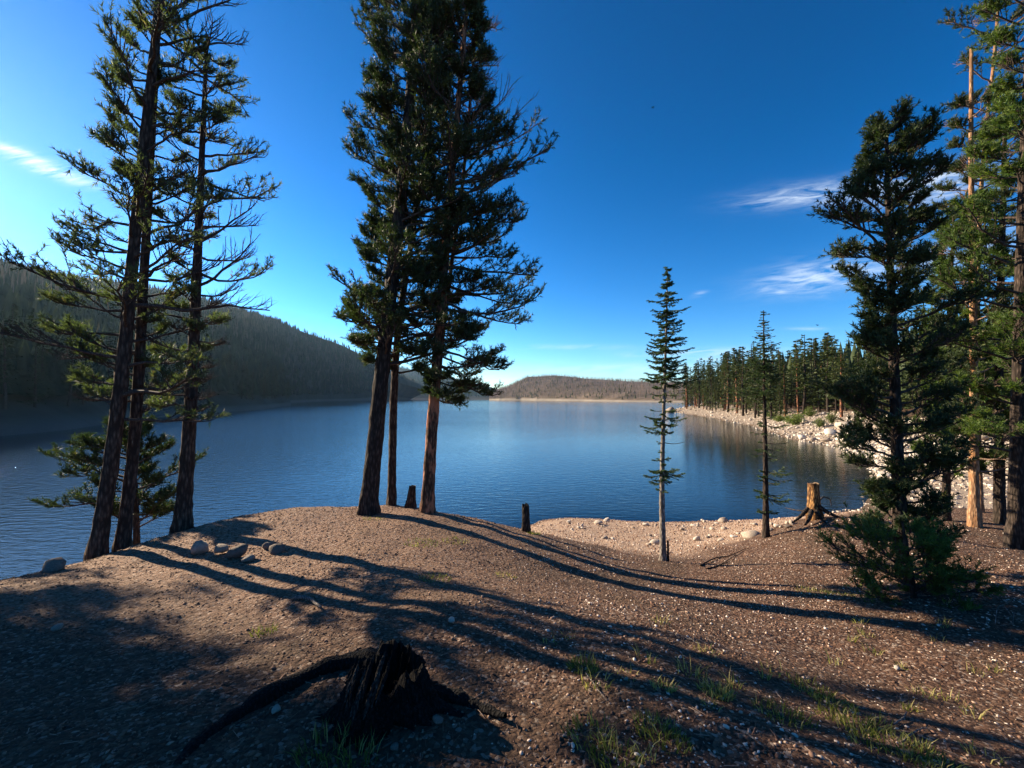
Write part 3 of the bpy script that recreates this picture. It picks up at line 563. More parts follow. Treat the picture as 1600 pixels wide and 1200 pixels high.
pine('large full-crowned pine at the right edge of the view', [(1588,838),(1592,600),(1600,300),(1612,0),(1620,-200)], 7.6, .11, .05, [(-200,1570,1660),(0,1560,1700),(80,1552,1700),(160,1548,1720),(250,1505,1740),(330,1510,1740),(420,1495,1740),(520,1500,1740),(620,1490,1740),(720,1500,1740),(780,1540,1650)], 110, (-180, 720), 35, M_BARKD, M_SUNGREEN, .05, 9, 4, 1.1, k=14)
pine('dark mid-height pine between the dark pine and the orange trunk', [(1478,815),(1480,650),(1486,450),(1490,330)], 9.8, .08, .02, [(320,1480,1500),(400,1455,1525),(500,1445,1540),(620,1440,1550),(740,1440,1550),(790,1460,1530)], 74, (335, 760), 36, M_BARKD, M_SUNGREEN, 0, 8, 4, 1.0, k=13)
pine('dark trunked pine close behind the right edge pine', [(1562,830),(1560,600),(1566,350),(1572,150)], 9.5, .10, .03, [(150,1550,1590),(300,1520,1620),(450,1510,1640),(600,1500,1640),(760,1520,1640)], 70, (170, 760), 37, M_BARKD, M_SUNGREEN, .05, 8, 4, 1.0, k=13)
# beyond the left edge: pines whose shade falls across the foreground
for i, (bx, by, hh_, rad_) in enumerate([(-9.0, 5.2, 12, 1.5), (-12.0, 6.9, 14, 1.4), (-10.6, 5.9, 13, 1.6), (-14.6, 9.2, 15, 1.5), (-12.6, 7.4, 14, 1.7), (-8.6, 3.9, 10, 1.4), (-14.0, 8.6, 15, 1.4), (-15.5, 9.6, 16, 1.8)]):
    gz = float(H(np.array([bx]), np.array([by]))[0]); r = np.random.default_rng(60+i)
    t = thing('pine_tree', (bx, by, gz), ['nearest','tallest bank-foot','broad-crowned','farthest','rearmost','smallest','slim','outermost'][i]+' of the pines standing just beyond the left edge of the view', 'tree', 'pines beyond the left edge'); P = np.stack([np.linspace(0, -.1, 20), np.linspace(0, .2, 20), np.linspace(-.1, hh_, 20)], -1)
    trunk_mesh(t, P, .14, .03, M_BARKD, (0, 0, 0), seed=60+i)
    cr = Acc(); li = Acc(); nb = 84; z = np.linspace(3+.2*i, hh_-.3, nb)+r.random(nb)*.1; ph = r.random(nb)*6.283; L = rad_*(1-(z/hh_)**4*.8)*(.5+.5*r.random(nb))
    B0 = np.stack([-z/hh_*.1, z/hh_*.2, z], -1); D_ = np.stack([np.cos(ph), np.sin(ph), .15+0*ph], -1); s = np.linspace(0, 1, 5)[None, :, None]
    PB = B0[:, None]+D_[:, None]*L[:, None, None]*s; tubes(li, PB, np.tile(np.linspace(.02, .005, 5), (nb, 1)), 4); tag(li.build('limbs', M_TWIG, t), kind='stuff')
    m_ = 34; q = .25+.75*r.random((nb, m_, 1)); TP = B0[:, None]+D_[:, None]*L[:, None, None]*q+r.normal(size=(nb, m_, 3))*np.array([.16, .16, .1])
    tufts(cr, TP.reshape(-1, 3), norm(r.normal(size=(nb*m_, 3))+np.array([0, 0, .6])), 10, .12, .11, .03); cr.build('crown', M_PINE, t)

# slender spruces on the beach
def spruce(label, trunk, Y, r0, r1, whorls, seed, barkm, twigm=M_TWIG, leafm=M_SPRUCE, name='spruce_tree', red=False):
    r = np.random.default_rng(seed); P = smooth_path([W(px, py, Y) for px, py in trunk]); P = P[np.argsort(P[:, 2])]; org = P[0].copy()
    t = thing(name, org, label, 'tree'); trunk_mesh(t, P, r0, r1, barkm, org, 1.25, seed, 4, 10); lim = Acc(); cr = Acc()
    for (py, lpx, rpx, nb, leafy) in whorls:
        lpx *= 1.22; rpx *= 1.22; py += r.normal()*2.5
        z = W(800, py, Y)[2]+r.normal(size=nb)*.03; b0 = lerp_path(P, z); base = np.concatenate([b0, z[:, None]], 1); ph = r.random()*6+np.arange(nb)*2.399
        ex = np.where(np.cos(ph) > 0, rpx, lpx)/F*Y; L = np.maximum(ex*(.45+.65*r.random(nb))*(.55+.45*np.abs(np.cos(ph))), .03)
        dh = np.stack([np.cos(ph), np.sin(ph), 0*ph], -1); s = np.linspace(0, 1, 6); dr = (-.55+.25*r.random(nb))
        PB = base[:, None]+dh[:, None]*(L[:, None]*s)[..., None]+np.array([0, 0, 1.])*(L[:, None]*(.12*s+dr[:, None]*s*(1-.55*s)+.1*s**3))[..., None]
        tubes(lim, PB, np.linspace(.009, .004, 6)[None]*np.ones((nb, 1)), 4)
        if leafy <= 0: 
            q = .3+.7*r.random((nb, 3)); continue
        ns = max(4, int(L.mean()/.022)); q = .12+.88*(np.arange(ns)[None]+r.random((nb, ns)))/ns; f = q*5; i = np.clip(f.astype(int), 0, 4); f = (f-i)[..., None]; bi = np.arange(nb)[:, None]
        sb = PB[bi, i]*(1-f)+PB[bi, i+1]*f; sd_ = norm(PB[bi, i+1]-PB[bi, i]); sg = np.where(np.arange(ns)[None, :, None] % 2 == 0, 1, -1); lat = np.stack([-sd_[..., 1], sd_[..., 0], 0*sd_[..., 0]], -1)*sg
        d2 = norm(sd_*.8+lat*(.7+.2*r.random((nb, ns, 1)))+np.array([0, 0, -.22])+r.normal(size=(nb, ns, 3))*.12); L2 = (.35*L[:, None]*(1.15-q)+.03)*(.6+.6*r.random((nb, ns)))
        keep = r.random((nb, ns)) < leafy; sb, d2, L2 = sb[keep], d2[keep], L2[keep]; m = len(sb)
        if not m: continue
        tubes(lim, np.stack([sb, sb+d2*L2[:, None]], 1), np.tile([.003, .002], (m, 1)), 3)
        kk = 4; qs = (np.arange(kk)+.8)/kk; TP = sb[:, None]+d2[:, None]*(L2[:, None]*qs)[..., None]; TD = np.repeat(d2[:, None], kk, 1)
        seg = np.clip(L2/kk, .012, .05); rn = np.clip(.4+r.normal(size=m)*.22, 0, 1)
        tufts(cr, TP.reshape(-1, 3), TD.reshape(-1, 3), 9, .035, .032, .0105, np.repeat(rn, kk), .8)
    tag(lim.build('limbs', twigm, t, True, org), kind='stuff'); cr.build('crown', leafm, t, False, org); return t
wh = [(422+i*4.2, 4+i*.75, 4+i*.8, 5, 1) for i in range(9)]
rr = random.Random(5); y0 = 460
while y0 < 592:
    k_ = (y0-460)/130; wh.append((y0, 14+17*k_+rr.uniform(-5, 8), 15+16*k_+rr.uniform(-5, 9), 6, .97)); y0 += rr.uniform(5, 8)
wh += [(600,28,26,7,.8),(612,16,30,3,.5),(626,12,24,3,.4),(640,22,26,4,.7),(652,28,26,6,.9),(662,28,24,6,.95),(674,24,20,5,.9),(690,12,30,3,.3),(705,10,28,2,.2),(722,18,30,4,.8),(733,28,36,7,.95),(744,26,34,6,.9),(754,20,26,5,.9),(762,10,18,3,.8)]
spruce('slender pale-trunked spruce with layered boughs on the beach edge', [(1036,878),(1034,760),(1037,640),(1041,520),(1043,420)], 8.0, .062, .008, wh, 51, M_BARKW)
wh = [(490+i*5, 4+i*1.6, 5+i*1.6, 7, .15) for i in range(8)]+[(530+i*6, 16+rr.uniform(-4, 6), 16+rr.uniform(-4, 8), 7, .35) for i in range(5)]+[(562,22,20,9,.9),(570,24,20,9,.95),(577,24,22,9,.95),(585,24,20,9,.95),(592,32,24,9,.95),(602,44,18,11,1),(612,46,18,10,1),(624,24,16,5,.6),(640,14,20,3,.2),(655,12,22,3,.3),(662,10,34,3,.95),(672,16,24,3,.2),(690,22,28,3,.25),(702,28,26,4,.5),(712,22,30,3,.3),(738,12,52,3,.95),(744,14,54,4,.95),(752,10,44,2,.9),(772,20,40,5,.9),(778,24,36,4,.9),(795,14,16,3,.8),(803,16,10,3,.8)]
spruce('sparse dark-trunked spruce with thin boughs left of the orange stump', [(1197,842),(1196,720),(1194,600),(1193,485)], 9.4, .07, .008, wh, 52, M_BARKD)

# ------------------------------------------------------------------ stumps
def stump(label, px, py, Y, top, r0, r1, msh, mtop, seed, roots=(), jag=.03, lean=0, sides=28, flare=.8, name='tree_stump'):
    r = np.random.default_rng(seed); b0 = W(px, py, Y); h = W(px, top, Y)[2]-b0[2]; t = thing(name, b0, label, 'stump'); n = 18; a_ = np.arange(sides)*2*math.pi/sides
    s = np.linspace(0, 1, n); hh_ = s*h; lob = sum(np.cos(a_*k_+r.random()*6)*w_ for k_, w_ in ((4, .35), (7, .2), (2, .15), (11, .12)))
    RR = (r0+(r1-r0)*s[:, None])*(1+flare*np.exp(-hh_/.11*(.38/h))[:, None]*(.5+.6*lob[None])+.07*lob[None]+.03*r.normal(size=(n, sides))); RR = np.maximum(RR, .02)
    jg = jag*(np.repeat(r.normal(size=sides//2), 2)[:sides]+.6*r.normal(size=sides)); Z = hh_[:, None]+jg[None]*s[:, None]**3; Z[0] = -.25
    ring = np.stack([RR*np.cos(a_)+lean*hh_[:, None], RR*np.sin(a_), Z], -1); a = Acc(); i = np.arange(n-1)[:, None]*sides; j = np.arange(sides)[None]
    a.add(ring.reshape(-1, 3), np.stack([i+j, i+(j+1) % sides, i+sides+(j+1) % sides, i+sides+j], -1).reshape(-1, 4))
    a.build('bark', msh, t, True)
    b = Acc(); tr_ = ring[-1]; c = tr_.mean(0); rings = [tr_*q_+c*(1-q_)+np.array([0, 0, -.012 if q_ < 1 else 0])+(r.normal(size=tr_.shape)*np.array([0, 0, jag*.5 if q_ < 1 else 0])) for q_ in (1, .9, .6, .3)]
    V_ = np.vstack(rings+[c[None]+[0, 0, -.02]]); Fq = np.concatenate([np.stack([k_*sides+np.arange(sides), k_*sides+(np.arange(sides)+1) % sides, (k_+1)*sides+(np.arange(sides)+1) % sides, (k_+1)*sides+np.arange(sides)], -1) for k_ in range(3)])
    b.add(V_, Fq); b.add(V_[3*sides:], np.stack([np.arange(sides), (np.arange(sides)+1) % sides, np.full(sides, sides)], -1)); b.build('cut_top', mtop, t, True)
    for pts_, ra, rb_, rm in roots:
        Q = smooth_path([np.array(p)-b0 for p in pts_], 22); c_ = Acc(); nn = len(Q); tubes(c_, Q, (np.linspace(ra, rb_, nn))*(1+.12*r.normal(size=nn)), 8); c_.build('root', rm, t, True)
    return t
def gp(px, py, dz=0.0): p = ground_at(px, py); p[2] += dz; return p
stump('orange-faced cut stump with exposed roots on the right mound', 1272, 806, 9.6, 755, .12, .108, M_STUMPO, M_CUT, 71,
      roots=[([W(1277, 790, 9.5), W(1292, 800, 9.4), W(1305, 806, 9.3), W(1318, 811, 9.3)], .06, .02, M_BARKD), ([W(1280, 783, 9.7), W(1286, 776, 9.8), W(1297, 779, 9.9), W(1299, 790, 10)], .018, .008, M_TWIG),
             ([W(1262, 795, 9.5), W(1250, 808, 9.3), W(1238, 817, 9.2)], .05, .015, M_BARKD), ([W(1268, 798, 9.4), W(1264, 812, 9.1), W(1258, 820, 8.9)], .05, .02, M_BARKD), ([W(1262, 799, 9.8), W(1242, 797, 10), W(1226, 793, 10.2)], .02, .006, M_TWIG),
             ([W(1275, 798, 9.4), W(1284, 812, 9.2), W(1290, 817, 9.1)], .045, .015, M_BARKD)], jag=.008)
stump('small dark upright stump standing alone above the beach', 822, 829, 8.3, 789, .075, .07, M_BARKD, M_CHAR, 72, jag=.03, lean=-.02, flare=.5)
stump('short grey stump between the middle and right pines of the centre group', 641, 793, 8.7, 759, .10, .07, M_BARK, M_CUT, 73, jag=.006, lean=.1)
stump('small grey spike of broken stump at the foot of the pale spruce', 1044, 878, 8.0, 846, .02, .018, M_BARKD, M_CHAR, 74, jag=.02, flare=.3)
S0 = W(606, 1118, 2.25); zg = float(H(np.array([S0[0]]), np.array([2.3]))[0]); S0[2] = zg
tS = thing('burnt_stump', S0, 'large charred broken stump with long root in the dark foreground', 'stump'); r = np.random.default_rng(9); sides = 72; n = 26
a_ = np.arange(sides)*2*math.pi/sides; s = np.linspace(0, 1, n); h0 = .19
lob = .45*np.cos(a_*3+.7)+.3*np.cos(a_*5+2)+.22*np.cos(a_*9+1)+.16*np.cos(a_*17+3)+.1*np.cos(a_*29)
topz = h0*(1+.14*np.sin(a_+.6)+.10*np.cos(a_*3+1)+.06*np.cos(a_*7))+.010*r.normal(size=sides)
RR = (.215-.05*s[:, None])*(1+.75*np.exp(-s*4.5)[:, None]*(.35+.75*lob[None])+.13*lob[None])+.006*r.normal(size=(n, sides))
Z = s[:, None]*topz[None]; Z[0] = -.15
RR = RR+.035*(vnoise(a_[None]*7+s[:, None]*1.5, s[:, None]*5+0*a_[None], 5)-.5)+.02*(vnoise(a_[None]*16+0*s[:, None], s[:, None]*14+0*a_[None], 9)-.5)
ring = np.stack([RR*np.cos(a_)*1.12, RR*np.sin(a_), Z], -1); a = Acc(); i = np.arange(n-1)[:, None]*sides; j = np.arange(sides)[None]
a.add(ring.reshape(-1, 3), np.stack([i+j, i+(j+1) % sides, i+sides+(j+1) % sides, i+sides+j], -1).reshape(-1, 4)); a.build('charred_wood', M_CHAR, tS, True)
b = Acc(); tr_ = ring[-1]; cc = tr_.mean(0); V_ = np.vstack([tr_]+[tr_*q_+cc*(1-q_)+np.stack([0*a_, 0*a_, -dz_+.03*r.normal(size=sides)], -1) for q_, dz_ in ((.88, .0), (.7, .05), (.45, .09), (.2, .1))]+[cc[None]-[0, 0, .1]])
for k_ in range(4): b.add(V_[k_*sides:(k_+2)*sides], np.stack([np.arange(sides), (np.arange(sides)+1) % sides, sides+(np.arange(sides)+1) % sides, sides+np.arange(sides)], -1))
b.add(V_[4*sides:], np.stack([np.arange(sides), (np.arange(sides)+1) % sides, np.full(sides, sides)], -1)); b.build('broken_top', M_CHAR, tS, True)
for L_, ra, rb_ in (([(615,1040),(565,1035),(500,1050),(430,1085),(350,1130),(300,1170),(275,1200)], .07, .03), ([(680,1085),(720,1095),(760,1112),(790,1130)], .05, .012), ([(560,1120),(540,1160),(530,1185)], .06, .02)):
    Q = [gp(px, py, -.005) for px, py in L_]; Q = smooth_path([q_-S0 for q_ in Q], 24); Q[:, 2] += .02*r.normal(size=24).cumsum()*.25; c_ = Acc(); tubes(c_, Q, np.linspace(ra, rb_, 24)*(1+.1*r.normal(size=24)), 9); c_.build('root', M_CHAR, tS, True)
# splintered grey plank faces on the front of the stump
rs = np.random.default_rng(31)
for kk in range(16):
    f = kk/15; px = 536+54*f+rs.normal()*2; t0 = 1050-22*f+rs.uniform(-18, 18); b1 = 1128-14*f+rs.uniform(-30, 8); yy = 2.045-.05*math.sin(f*3.1)
    p0, p1 = W(px+20, t0, yy+.10), W(px-2, b1, yy-.02); Q = smooth_path([p0-S0, (p0*.55+p1*.45)-S0+rs.normal(size=3)*.008, p1-S0], 9); c_ = Acc()
    tubes(c_, Q, np.array([.002, .006, .009, .011, .012, .012, .010, .007, .002])*rs.uniform(.7, 1.3)*(1+.15*rs.normal(size=9)), 5); o = c_.build('splinter', M_SPLINT if kk % 3 else M_CHAR, tS, False)
# ------------------------------------------------------------------ rocks
def rock_mesh(seed, sub=3, flat=.65, ang=.5):
    r = np.random.default_rng(seed); bm = bmesh.new(); bmesh.ops.create_icosphere(bm, subdivisions=sub, radius=1); V_ = np.array([v.co[:] for v in bm.verts]); Fc = np.array([[v.index for v in f.verts] for f in bm.faces]); bm.free()
    d = np.ones(len(V_))
    for _ in range(16):
        nrm = norm(r.normal(size=3)); o_ = .48+.32*r.random(); dt = V_@nrm; d = np.where(dt*d > o_, o_/np.maximum(dt, 1e-3), d)
    V_ = V_*d[:, None]; q = V_*2.3+seed; V_ *= (1+.10*fbm(q[:, 0]+q[:, 2]*.7, q[:, 1]-q[:, 2]*.6, 3, seed))[:, None]; V_[:, 2] *= flat; return V_, Fc
ROCKS = []
for i in range(8):
    V_, Fc = rock_mesh(900+i, 2, [.6, .75, .55, .7, .85, .6, .7, .5][i]); a = Acc(); a.add(V_, Fc); o = a.build('rock', M_ROCK, None, False); me = o.data
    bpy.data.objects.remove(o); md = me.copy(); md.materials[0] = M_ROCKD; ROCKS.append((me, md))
def rock(p, size, label, group=None, dark=False, k=None, rot=None, name='rock', sc=(1, 1, 1), sink=.25):
    k = random.randrange(8) if k is None else k; o = bpy.data.objects.new(name, ROCKS[k][1 if dark else 0]); COL.objects.link(o)
    o.location = (p[0], p[1], p[2]+size*sc[2]*(.55-sink)); o.scale = [size*q_ for q_ in sc]; o.rotation_euler = rot or (random.uniform(-.2, .2), random.uniform(-.2, .2), random.uniform(0, 6.28)); return tag(o, label, 'rock', group)
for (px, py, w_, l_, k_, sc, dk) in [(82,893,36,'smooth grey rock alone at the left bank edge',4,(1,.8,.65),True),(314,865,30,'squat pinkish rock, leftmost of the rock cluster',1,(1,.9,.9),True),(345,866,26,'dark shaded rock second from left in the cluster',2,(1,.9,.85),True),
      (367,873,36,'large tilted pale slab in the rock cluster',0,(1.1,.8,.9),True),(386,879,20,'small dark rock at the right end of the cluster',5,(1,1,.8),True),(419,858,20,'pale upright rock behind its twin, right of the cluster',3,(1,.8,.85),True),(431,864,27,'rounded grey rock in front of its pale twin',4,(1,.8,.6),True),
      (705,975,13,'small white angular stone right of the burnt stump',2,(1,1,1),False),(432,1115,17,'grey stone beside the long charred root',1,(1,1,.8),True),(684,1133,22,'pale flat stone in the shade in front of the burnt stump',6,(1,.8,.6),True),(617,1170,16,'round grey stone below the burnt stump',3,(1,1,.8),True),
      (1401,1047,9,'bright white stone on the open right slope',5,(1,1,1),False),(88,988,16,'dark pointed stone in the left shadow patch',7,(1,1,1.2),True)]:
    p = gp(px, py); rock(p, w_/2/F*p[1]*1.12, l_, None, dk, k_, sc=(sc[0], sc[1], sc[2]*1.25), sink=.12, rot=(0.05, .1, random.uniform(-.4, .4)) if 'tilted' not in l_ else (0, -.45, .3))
BE = [(1026,850,26,'pale boulder behind the foot of the pale spruce'),(1014,852,14,'small boulder left of the pale spruce foot'),(1131,816,24,'pointed white boulder at the water edge of the beach'),(1172,838,40,'broad flat pale boulder left of the dark spruce'),(1148,840,18,'tan rock beside the broad flat boulder'),
      (1089,844,16,'tan rock on the middle of the beach'),(1127,845,15,'brown rock right of the middle of the beach'),(944,842,14,'flat rock left of the middle beach'),(957,842,12,'small flat rock touching its left neighbour on the beach'),(948,815,16,'white rock in the pile at the water line'),(935,819,18,'low rock in the pile at the water line'),(905,825,10,'dark stone near the left end of the beach'),
      (1066,828,12,'upright stone in the upper beach'),(1113,828,10,'pale stone near the water edge'),(1008,821,13,'grey stone at the water line left of the spruce'),(1205,820,12,'white stone right of the dark spruce'),(1085,822,14,'flat dark rock at the water line')]
for px, py, w_, l_ in BE: p = gp(px, py); rock(p, w_/2/F*p[1], l_, None, False, k=random.randrange(7), sc=(1, .8, .5 if 'flat' in l_ else .8))
for _ in range(85):
    px = random.uniform(840, 1250); py = random.choice([random.gauss(820, 3), random.uniform(818, 870)])
    p = ground_at(px, py)
    if p[1] > 9.5 and p[2] > -.12: rock(p, random.uniform(.03, .13)*random.uniform(.6, 1), 'small pale stone strewn over the sandy beach', 'small stones strewn over the beach', random.random() < .25)
# rocky right shore: the nearest ones singly, the rest as one mass
sh = SHORE[13:21]; 
def shore_pts(n, lo_, hi_, seed, far=.5):
    r = np.random.default_rng(seed); seg = r.random(n)**1.3*(len(sh)-1); i = np.clip(seg.astype(int), 0, len(sh)-2); f = (seg-i)[:, None]; c = sh[i]*(1-f)+sh[i+1]*f; d = norm(sh[i+1]-sh[i]); nrm = np.stack([d[:, 1], -d[:, 0]], -1); c = c+nrm*r.uniform(lo_, hi_, n)[:, None]; z, sd = H(c[:, 0], c[:, 1], True); ok = (sd > -.6) & (sd < 13.5); return c[ok, 0], c[ok, 1], z[ok]
x, y, z = shore_pts(230, 0, 10, 5)
for i in range(len(x)):
    big = random.random()**2.5; d = math.hypot(x[i], y[i])
    pxx = 800+F*x[i]/y[i]; wh_ = 'near the tip of the right shore point' if pxx < 1110 else 'on the far part of the right shore' if pxx < 1180 else 'below the willow shrubs' if pxx < 1290 else 'round the big white boulder' if pxx < 1345 else 'seen through the dark pine'
    wt = 'at the water line' if z[i] < .5 else 'halfway up the stony bank' if z[i] < 1.5 else 'high on the stony bank'; bs = 'large' if big > .3 else 'smaller'
    rock((x[i], y[i], z[i]), (.18+.55*big)*(.6 if d < 30 else 1), f'{bs} pale rock {wt} {wh_}', f'{bs} rocks {wt} {wh_}', False, sc=(1, random.uniform(.7, 1), random.uniform(.7, 1.1)), name='boulder')
for (px, py, w_, l_) in [(1318,672,34,'big white boulder below the willow shrubs on the right shore'),(1298,680,24,'pale boulder just left of the biggest white boulder'),(1337,690,26,'pale boulder just below right of the biggest boulder'),(1046,646,22,'grey rock heap at the tip of the right shore point'),(1290,690,16,'tan boulder on the middle right shore'),(1340,676,24,'split white boulder right of the biggest one')]:
    p = gp(px, py); rock(p, w_/2/F*p[1], l_, None, False, name='boulder')
a = Acc(); x, y, z = shore_pts(8000, -.6, 12.5, 6); x2 = rng.uniform(13, 40, 5200); y2 = rng.uniform(13, 40, 5200); z2, s2 = H(x2, y2, True); ok = (z2 > -.1) & (z2 < 2.4) & (y2 > 14+.12*(x2-13)*0) & (s2 < 14) & (x2+y2 > 31); x = np.concatenate([x, x2[ok]]); y = np.concatenate([y, y2[ok]]); z = np.concatenate([z, z2[ok]]); n = len(x); V_, Fc = rock_mesh(77, 1, .7); r = np.random.default_rng(4)
def scatter(acc, V_, Fc, x, y, z, size, seed, rnd, flat=(.8, 1.1)):
    r = np.random.default_rng(seed); n = len(x); a1 = r.random(n)*6.283; a2 = r.normal(size=n)*.45; c1, s1, c2, s2 = np.cos(a1), np.sin(a1), np.cos(a2), np.sin(a2)
    S = size[:, None]*np.stack([r.uniform(.8, 1.35, n), r.uniform(.7, 1.1, n), r.uniform(*flat, n)], -1); Q = V_[None]*S[:, None]*(1+.18*r.normal(size=(n, len(V_), 1)))
    X = Q[..., 0]; Yq = Q[..., 1]*c2[:, None]-Q[..., 2]*s2[:, None]; Zq = Q[..., 1]*s2[:, None]+Q[..., 2]*c2[:, None]
    Q = np.stack([X*c1[:, None]-Yq*s1[:, None]+x[:, None], X*s1[:, None]+Yq*c1[:, None]+y[:, None], Zq+z[:, None]], -1)
    acc.add(Q.reshape(-1, 3), (Fc[None]+np.arange(n)[:, None, None]*len(V_)).reshape(-1, 3), np.repeat(rnd, len(V_)))
scatter(a, V_, Fc, x, y, z+.03, (.10+.22*r.random(n)**2)*(.55+.45*np.clip((np.hypot(x, y)-25)/20, 0, 1)), 1, r.random(n)); tag(a.build('shore_rubble', M_ROCK), 'pale broken rock rubble lining the right shore', 'rubble', kind='stuff')

# ------------------------------------------------------------------ gravel, litter and grass
ico = [(0, .5257, .8507), (0, -.5257, .8507), (0, .5257, -.8507), (0, -.5257, -.8507), (.5257, .8507, 0), (-.5257, .8507, 0), (.5257, -.8507, 0), (-.5257, -.8507, 0), (.8507, 0, .5257), (-.8507, 0, .5257), (.8507, 0, -.5257), (-.8507, 0, -.5257)]
icf = np.array([(0,1,8),(0,8,4),(0,4,5),(0,5,9),(0,9,1),(1,6,8),(8,6,10),(8,10,4),(4,10,2),(4,2,5),(5,2,11),(5,11,9),(9,11,7),(9,7,1),(1,7,6),(3,6,7),(3,7,11),(3,11,2),(3,2,10),(3,10,6)]); ico = np.array(ico)
octa = np.array([(1,0,0),(-1,0,0),(0,1,0),(0,-1,0),(0,0,1),(0,0,-1)], float); ocf = np.array([(0,2,4),(2,1,4),(1,3,4),(3,0,4),(2,0,5),(1,2,5),(3,1,5),(0,3,5)])
def sector(n, y0, y1, pw, seed):
    r = np.random.default_rng(seed); y = y0+(y1-y0)*r.random(n)**pw; x = (r.random(n)*2-1)*(1.33*y+.25); return x, y, r
a = Acc()
x, y, r = sector(12000, 1.5, 6.5, 1.15, 1); z = H(x, y); n = len(x); dn = fbm(x*.9, y*.9, 3, 3); keep = (r.random(n) < .62+dn*2.6); x, y, z = x[keep], y[keep], z[keep]; n = len(x)
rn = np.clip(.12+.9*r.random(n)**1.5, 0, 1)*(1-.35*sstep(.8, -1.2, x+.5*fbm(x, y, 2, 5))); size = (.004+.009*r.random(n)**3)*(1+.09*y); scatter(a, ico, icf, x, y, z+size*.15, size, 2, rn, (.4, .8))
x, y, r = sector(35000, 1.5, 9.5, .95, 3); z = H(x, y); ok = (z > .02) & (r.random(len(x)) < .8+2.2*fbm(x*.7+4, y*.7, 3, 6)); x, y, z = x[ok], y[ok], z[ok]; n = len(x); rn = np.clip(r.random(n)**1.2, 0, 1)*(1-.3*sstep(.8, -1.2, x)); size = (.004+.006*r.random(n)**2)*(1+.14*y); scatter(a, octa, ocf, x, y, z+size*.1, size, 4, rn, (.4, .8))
r = np.random.default_rng(8); n = 9000; x = r.uniform(.5, 11, n); y = r.uniform(9, 17.3, n); z = H(x, y); ok = (z > -.1) & (z < 1.6); x, y, z = x[ok], y[ok], z[ok]; n = len(x); size = .012+.028*r.random(n)**3; scatter(a, octa, ocf, x, y, z+size*.1, size, 5, .35+.6*r.random(n), (.5, .9))
tag(a.build('gravel', M_GRAVEL), 'loose pebbles and wood chips covering the foreground soil', 'gravel', kind='stuff')
a = Acc(); x, y, r = sector(6500, 1.5, 8.5, 1.2, 12); z = H(x, y); n = len(x); an = r.random(n)*6.283; L_ = .01+.035*r.random(n)**2.5; d = np.stack([np.cos(an), np.sin(an), r.normal(size=n)*.15], -1)
c = np.stack([x, y, z+.006], -1); tubes(a, np.stack([c-d*L_[:, None], c+d*L_[:, None]], 1), np.tile([.0018, .0011], (n, 1))*(1+.1*y)[:, None], 3, .75*r.random(n)**1.8)
tag(a.build('twig_litter', M_GRAVEL), 'short dry twigs and needles littering the ground', 'litter', kind='stuff')
def grass(p, n, h, spread, label, group=None, dry=.3, seed=0, name='grass_tuft'):
    r = np.random.default_rng(seed); a = Acc(); an = r.random(n)*6.283; rad = spread*np.sqrt(r.random(n)); bx = rad*np.cos(an); by = rad*np.sin(an); bz = H(p[0]+bx, p[1]+by)-p[2]
    hh_ = h*(.4+.75*r.random(n)); lean = np.stack([np.cos(an)*.4+r.normal(size=n)*.35, np.sin(an)*.4+r.normal(size=n)*.35], -1)*hh_[:, None]; wv = norm(r.normal(size=(n, 3))*np.array([1, 1, 0]))*.0022*(1+.12*p[1])
    B = np.stack([bx, by, bz-.01], -1); M_ = B+np.stack([lean[:, 0]*.35, lean[:, 1]*.35, hh_*.6], -1); T = B+np.stack([lean[:, 0], lean[:, 1], hh_], -1)
    V_ = np.stack([B-wv, B+wv, M_+wv*.8, M_-wv*.8, T], 1); b_ = np.arange(n)[:, None]*5; rn = np.where(r.random(n) < dry, .9, .5*r.random(n)); rr2 = np.repeat(rn, 5); s0 = a.n
    a.add(V_.reshape(-1, 3), b_+np.array([[0, 1, 2, 3]]), rr2); a.F[3].append(b_+np.array([[3, 2, 4]]))
    o = a.build(name, M_GRASS, None); o.location = p; return tag(o, label, 'grass', group)
GR = [(912,1045,.09,.10,140,'bright green grass tuft nearest the middle of the foreground'),(1120,1085,.10,.10,150,'yellow-lit grass tuft with dry tips, right foreground'),(1035,1075,.07,.07,80,'small grass tuft left of the yellow-lit one'),(505,1178,.12,.11,80,'long grass tuft in front of the burnt stump, left one'),(560,1190,.11,.09,70,'long grass tuft in front of the burnt stump, right one'),
      (920,1150,.09,.12,110,'dark shaded grass clump at the bottom centre'),(1020,1140,.08,.10,110,'low grass tuft between the shaded clumps'),(1050,1160,.08,.09,100,'low grass tuft near the bottom right of centre'),(960,1195,.10,.12,110,'grass clump at the bottom edge of the view'),(1270,1080,.07,.14,150,'grass patch on the lower right slope, upper one'),(1300,1100,.07,.12,130,'grass patch on the lower right slope, middle one'),
      (1225,1120,.08,.15,160,'grass patch on the lower right slope, left one'),(1330,1130,.09,.16,170,'leafy grass patch in the lower right hollow'),(1400,1170,.08,.16,150,'grass patch near the bottom right corner'),(1440,1190,.08,.14,130,'grass patch lowest at the bottom right'),(680,905,.06,.18,130,'faint green patch on the mound below the centre pines'),(660,850,.06,.25,150,'green patch in the pine shadow on the mound'),(712,845,.06,.2,100,'small green patch beside the shadowed mound patch'),
      (412,990,.08,.10,70,'sparse green tuft in the shadow left of the burnt stump'),(1270,925,.07,.2,110,'yellowish grass in the dip left of the young pine'),(1310,928,.06,.15,90,'pale grass nearest the young pine'),(790,900,.05,.14,60,'thin dry grass on the mid slope'),(780,815,.12,.35,110,'dry pale grass on the mound crest left of the small stump'),(835,835,.10,.15,60,'greenish weeds at the small upright stump'),(585,812,.06,.2,70,'low weeds at the thick pine base')]
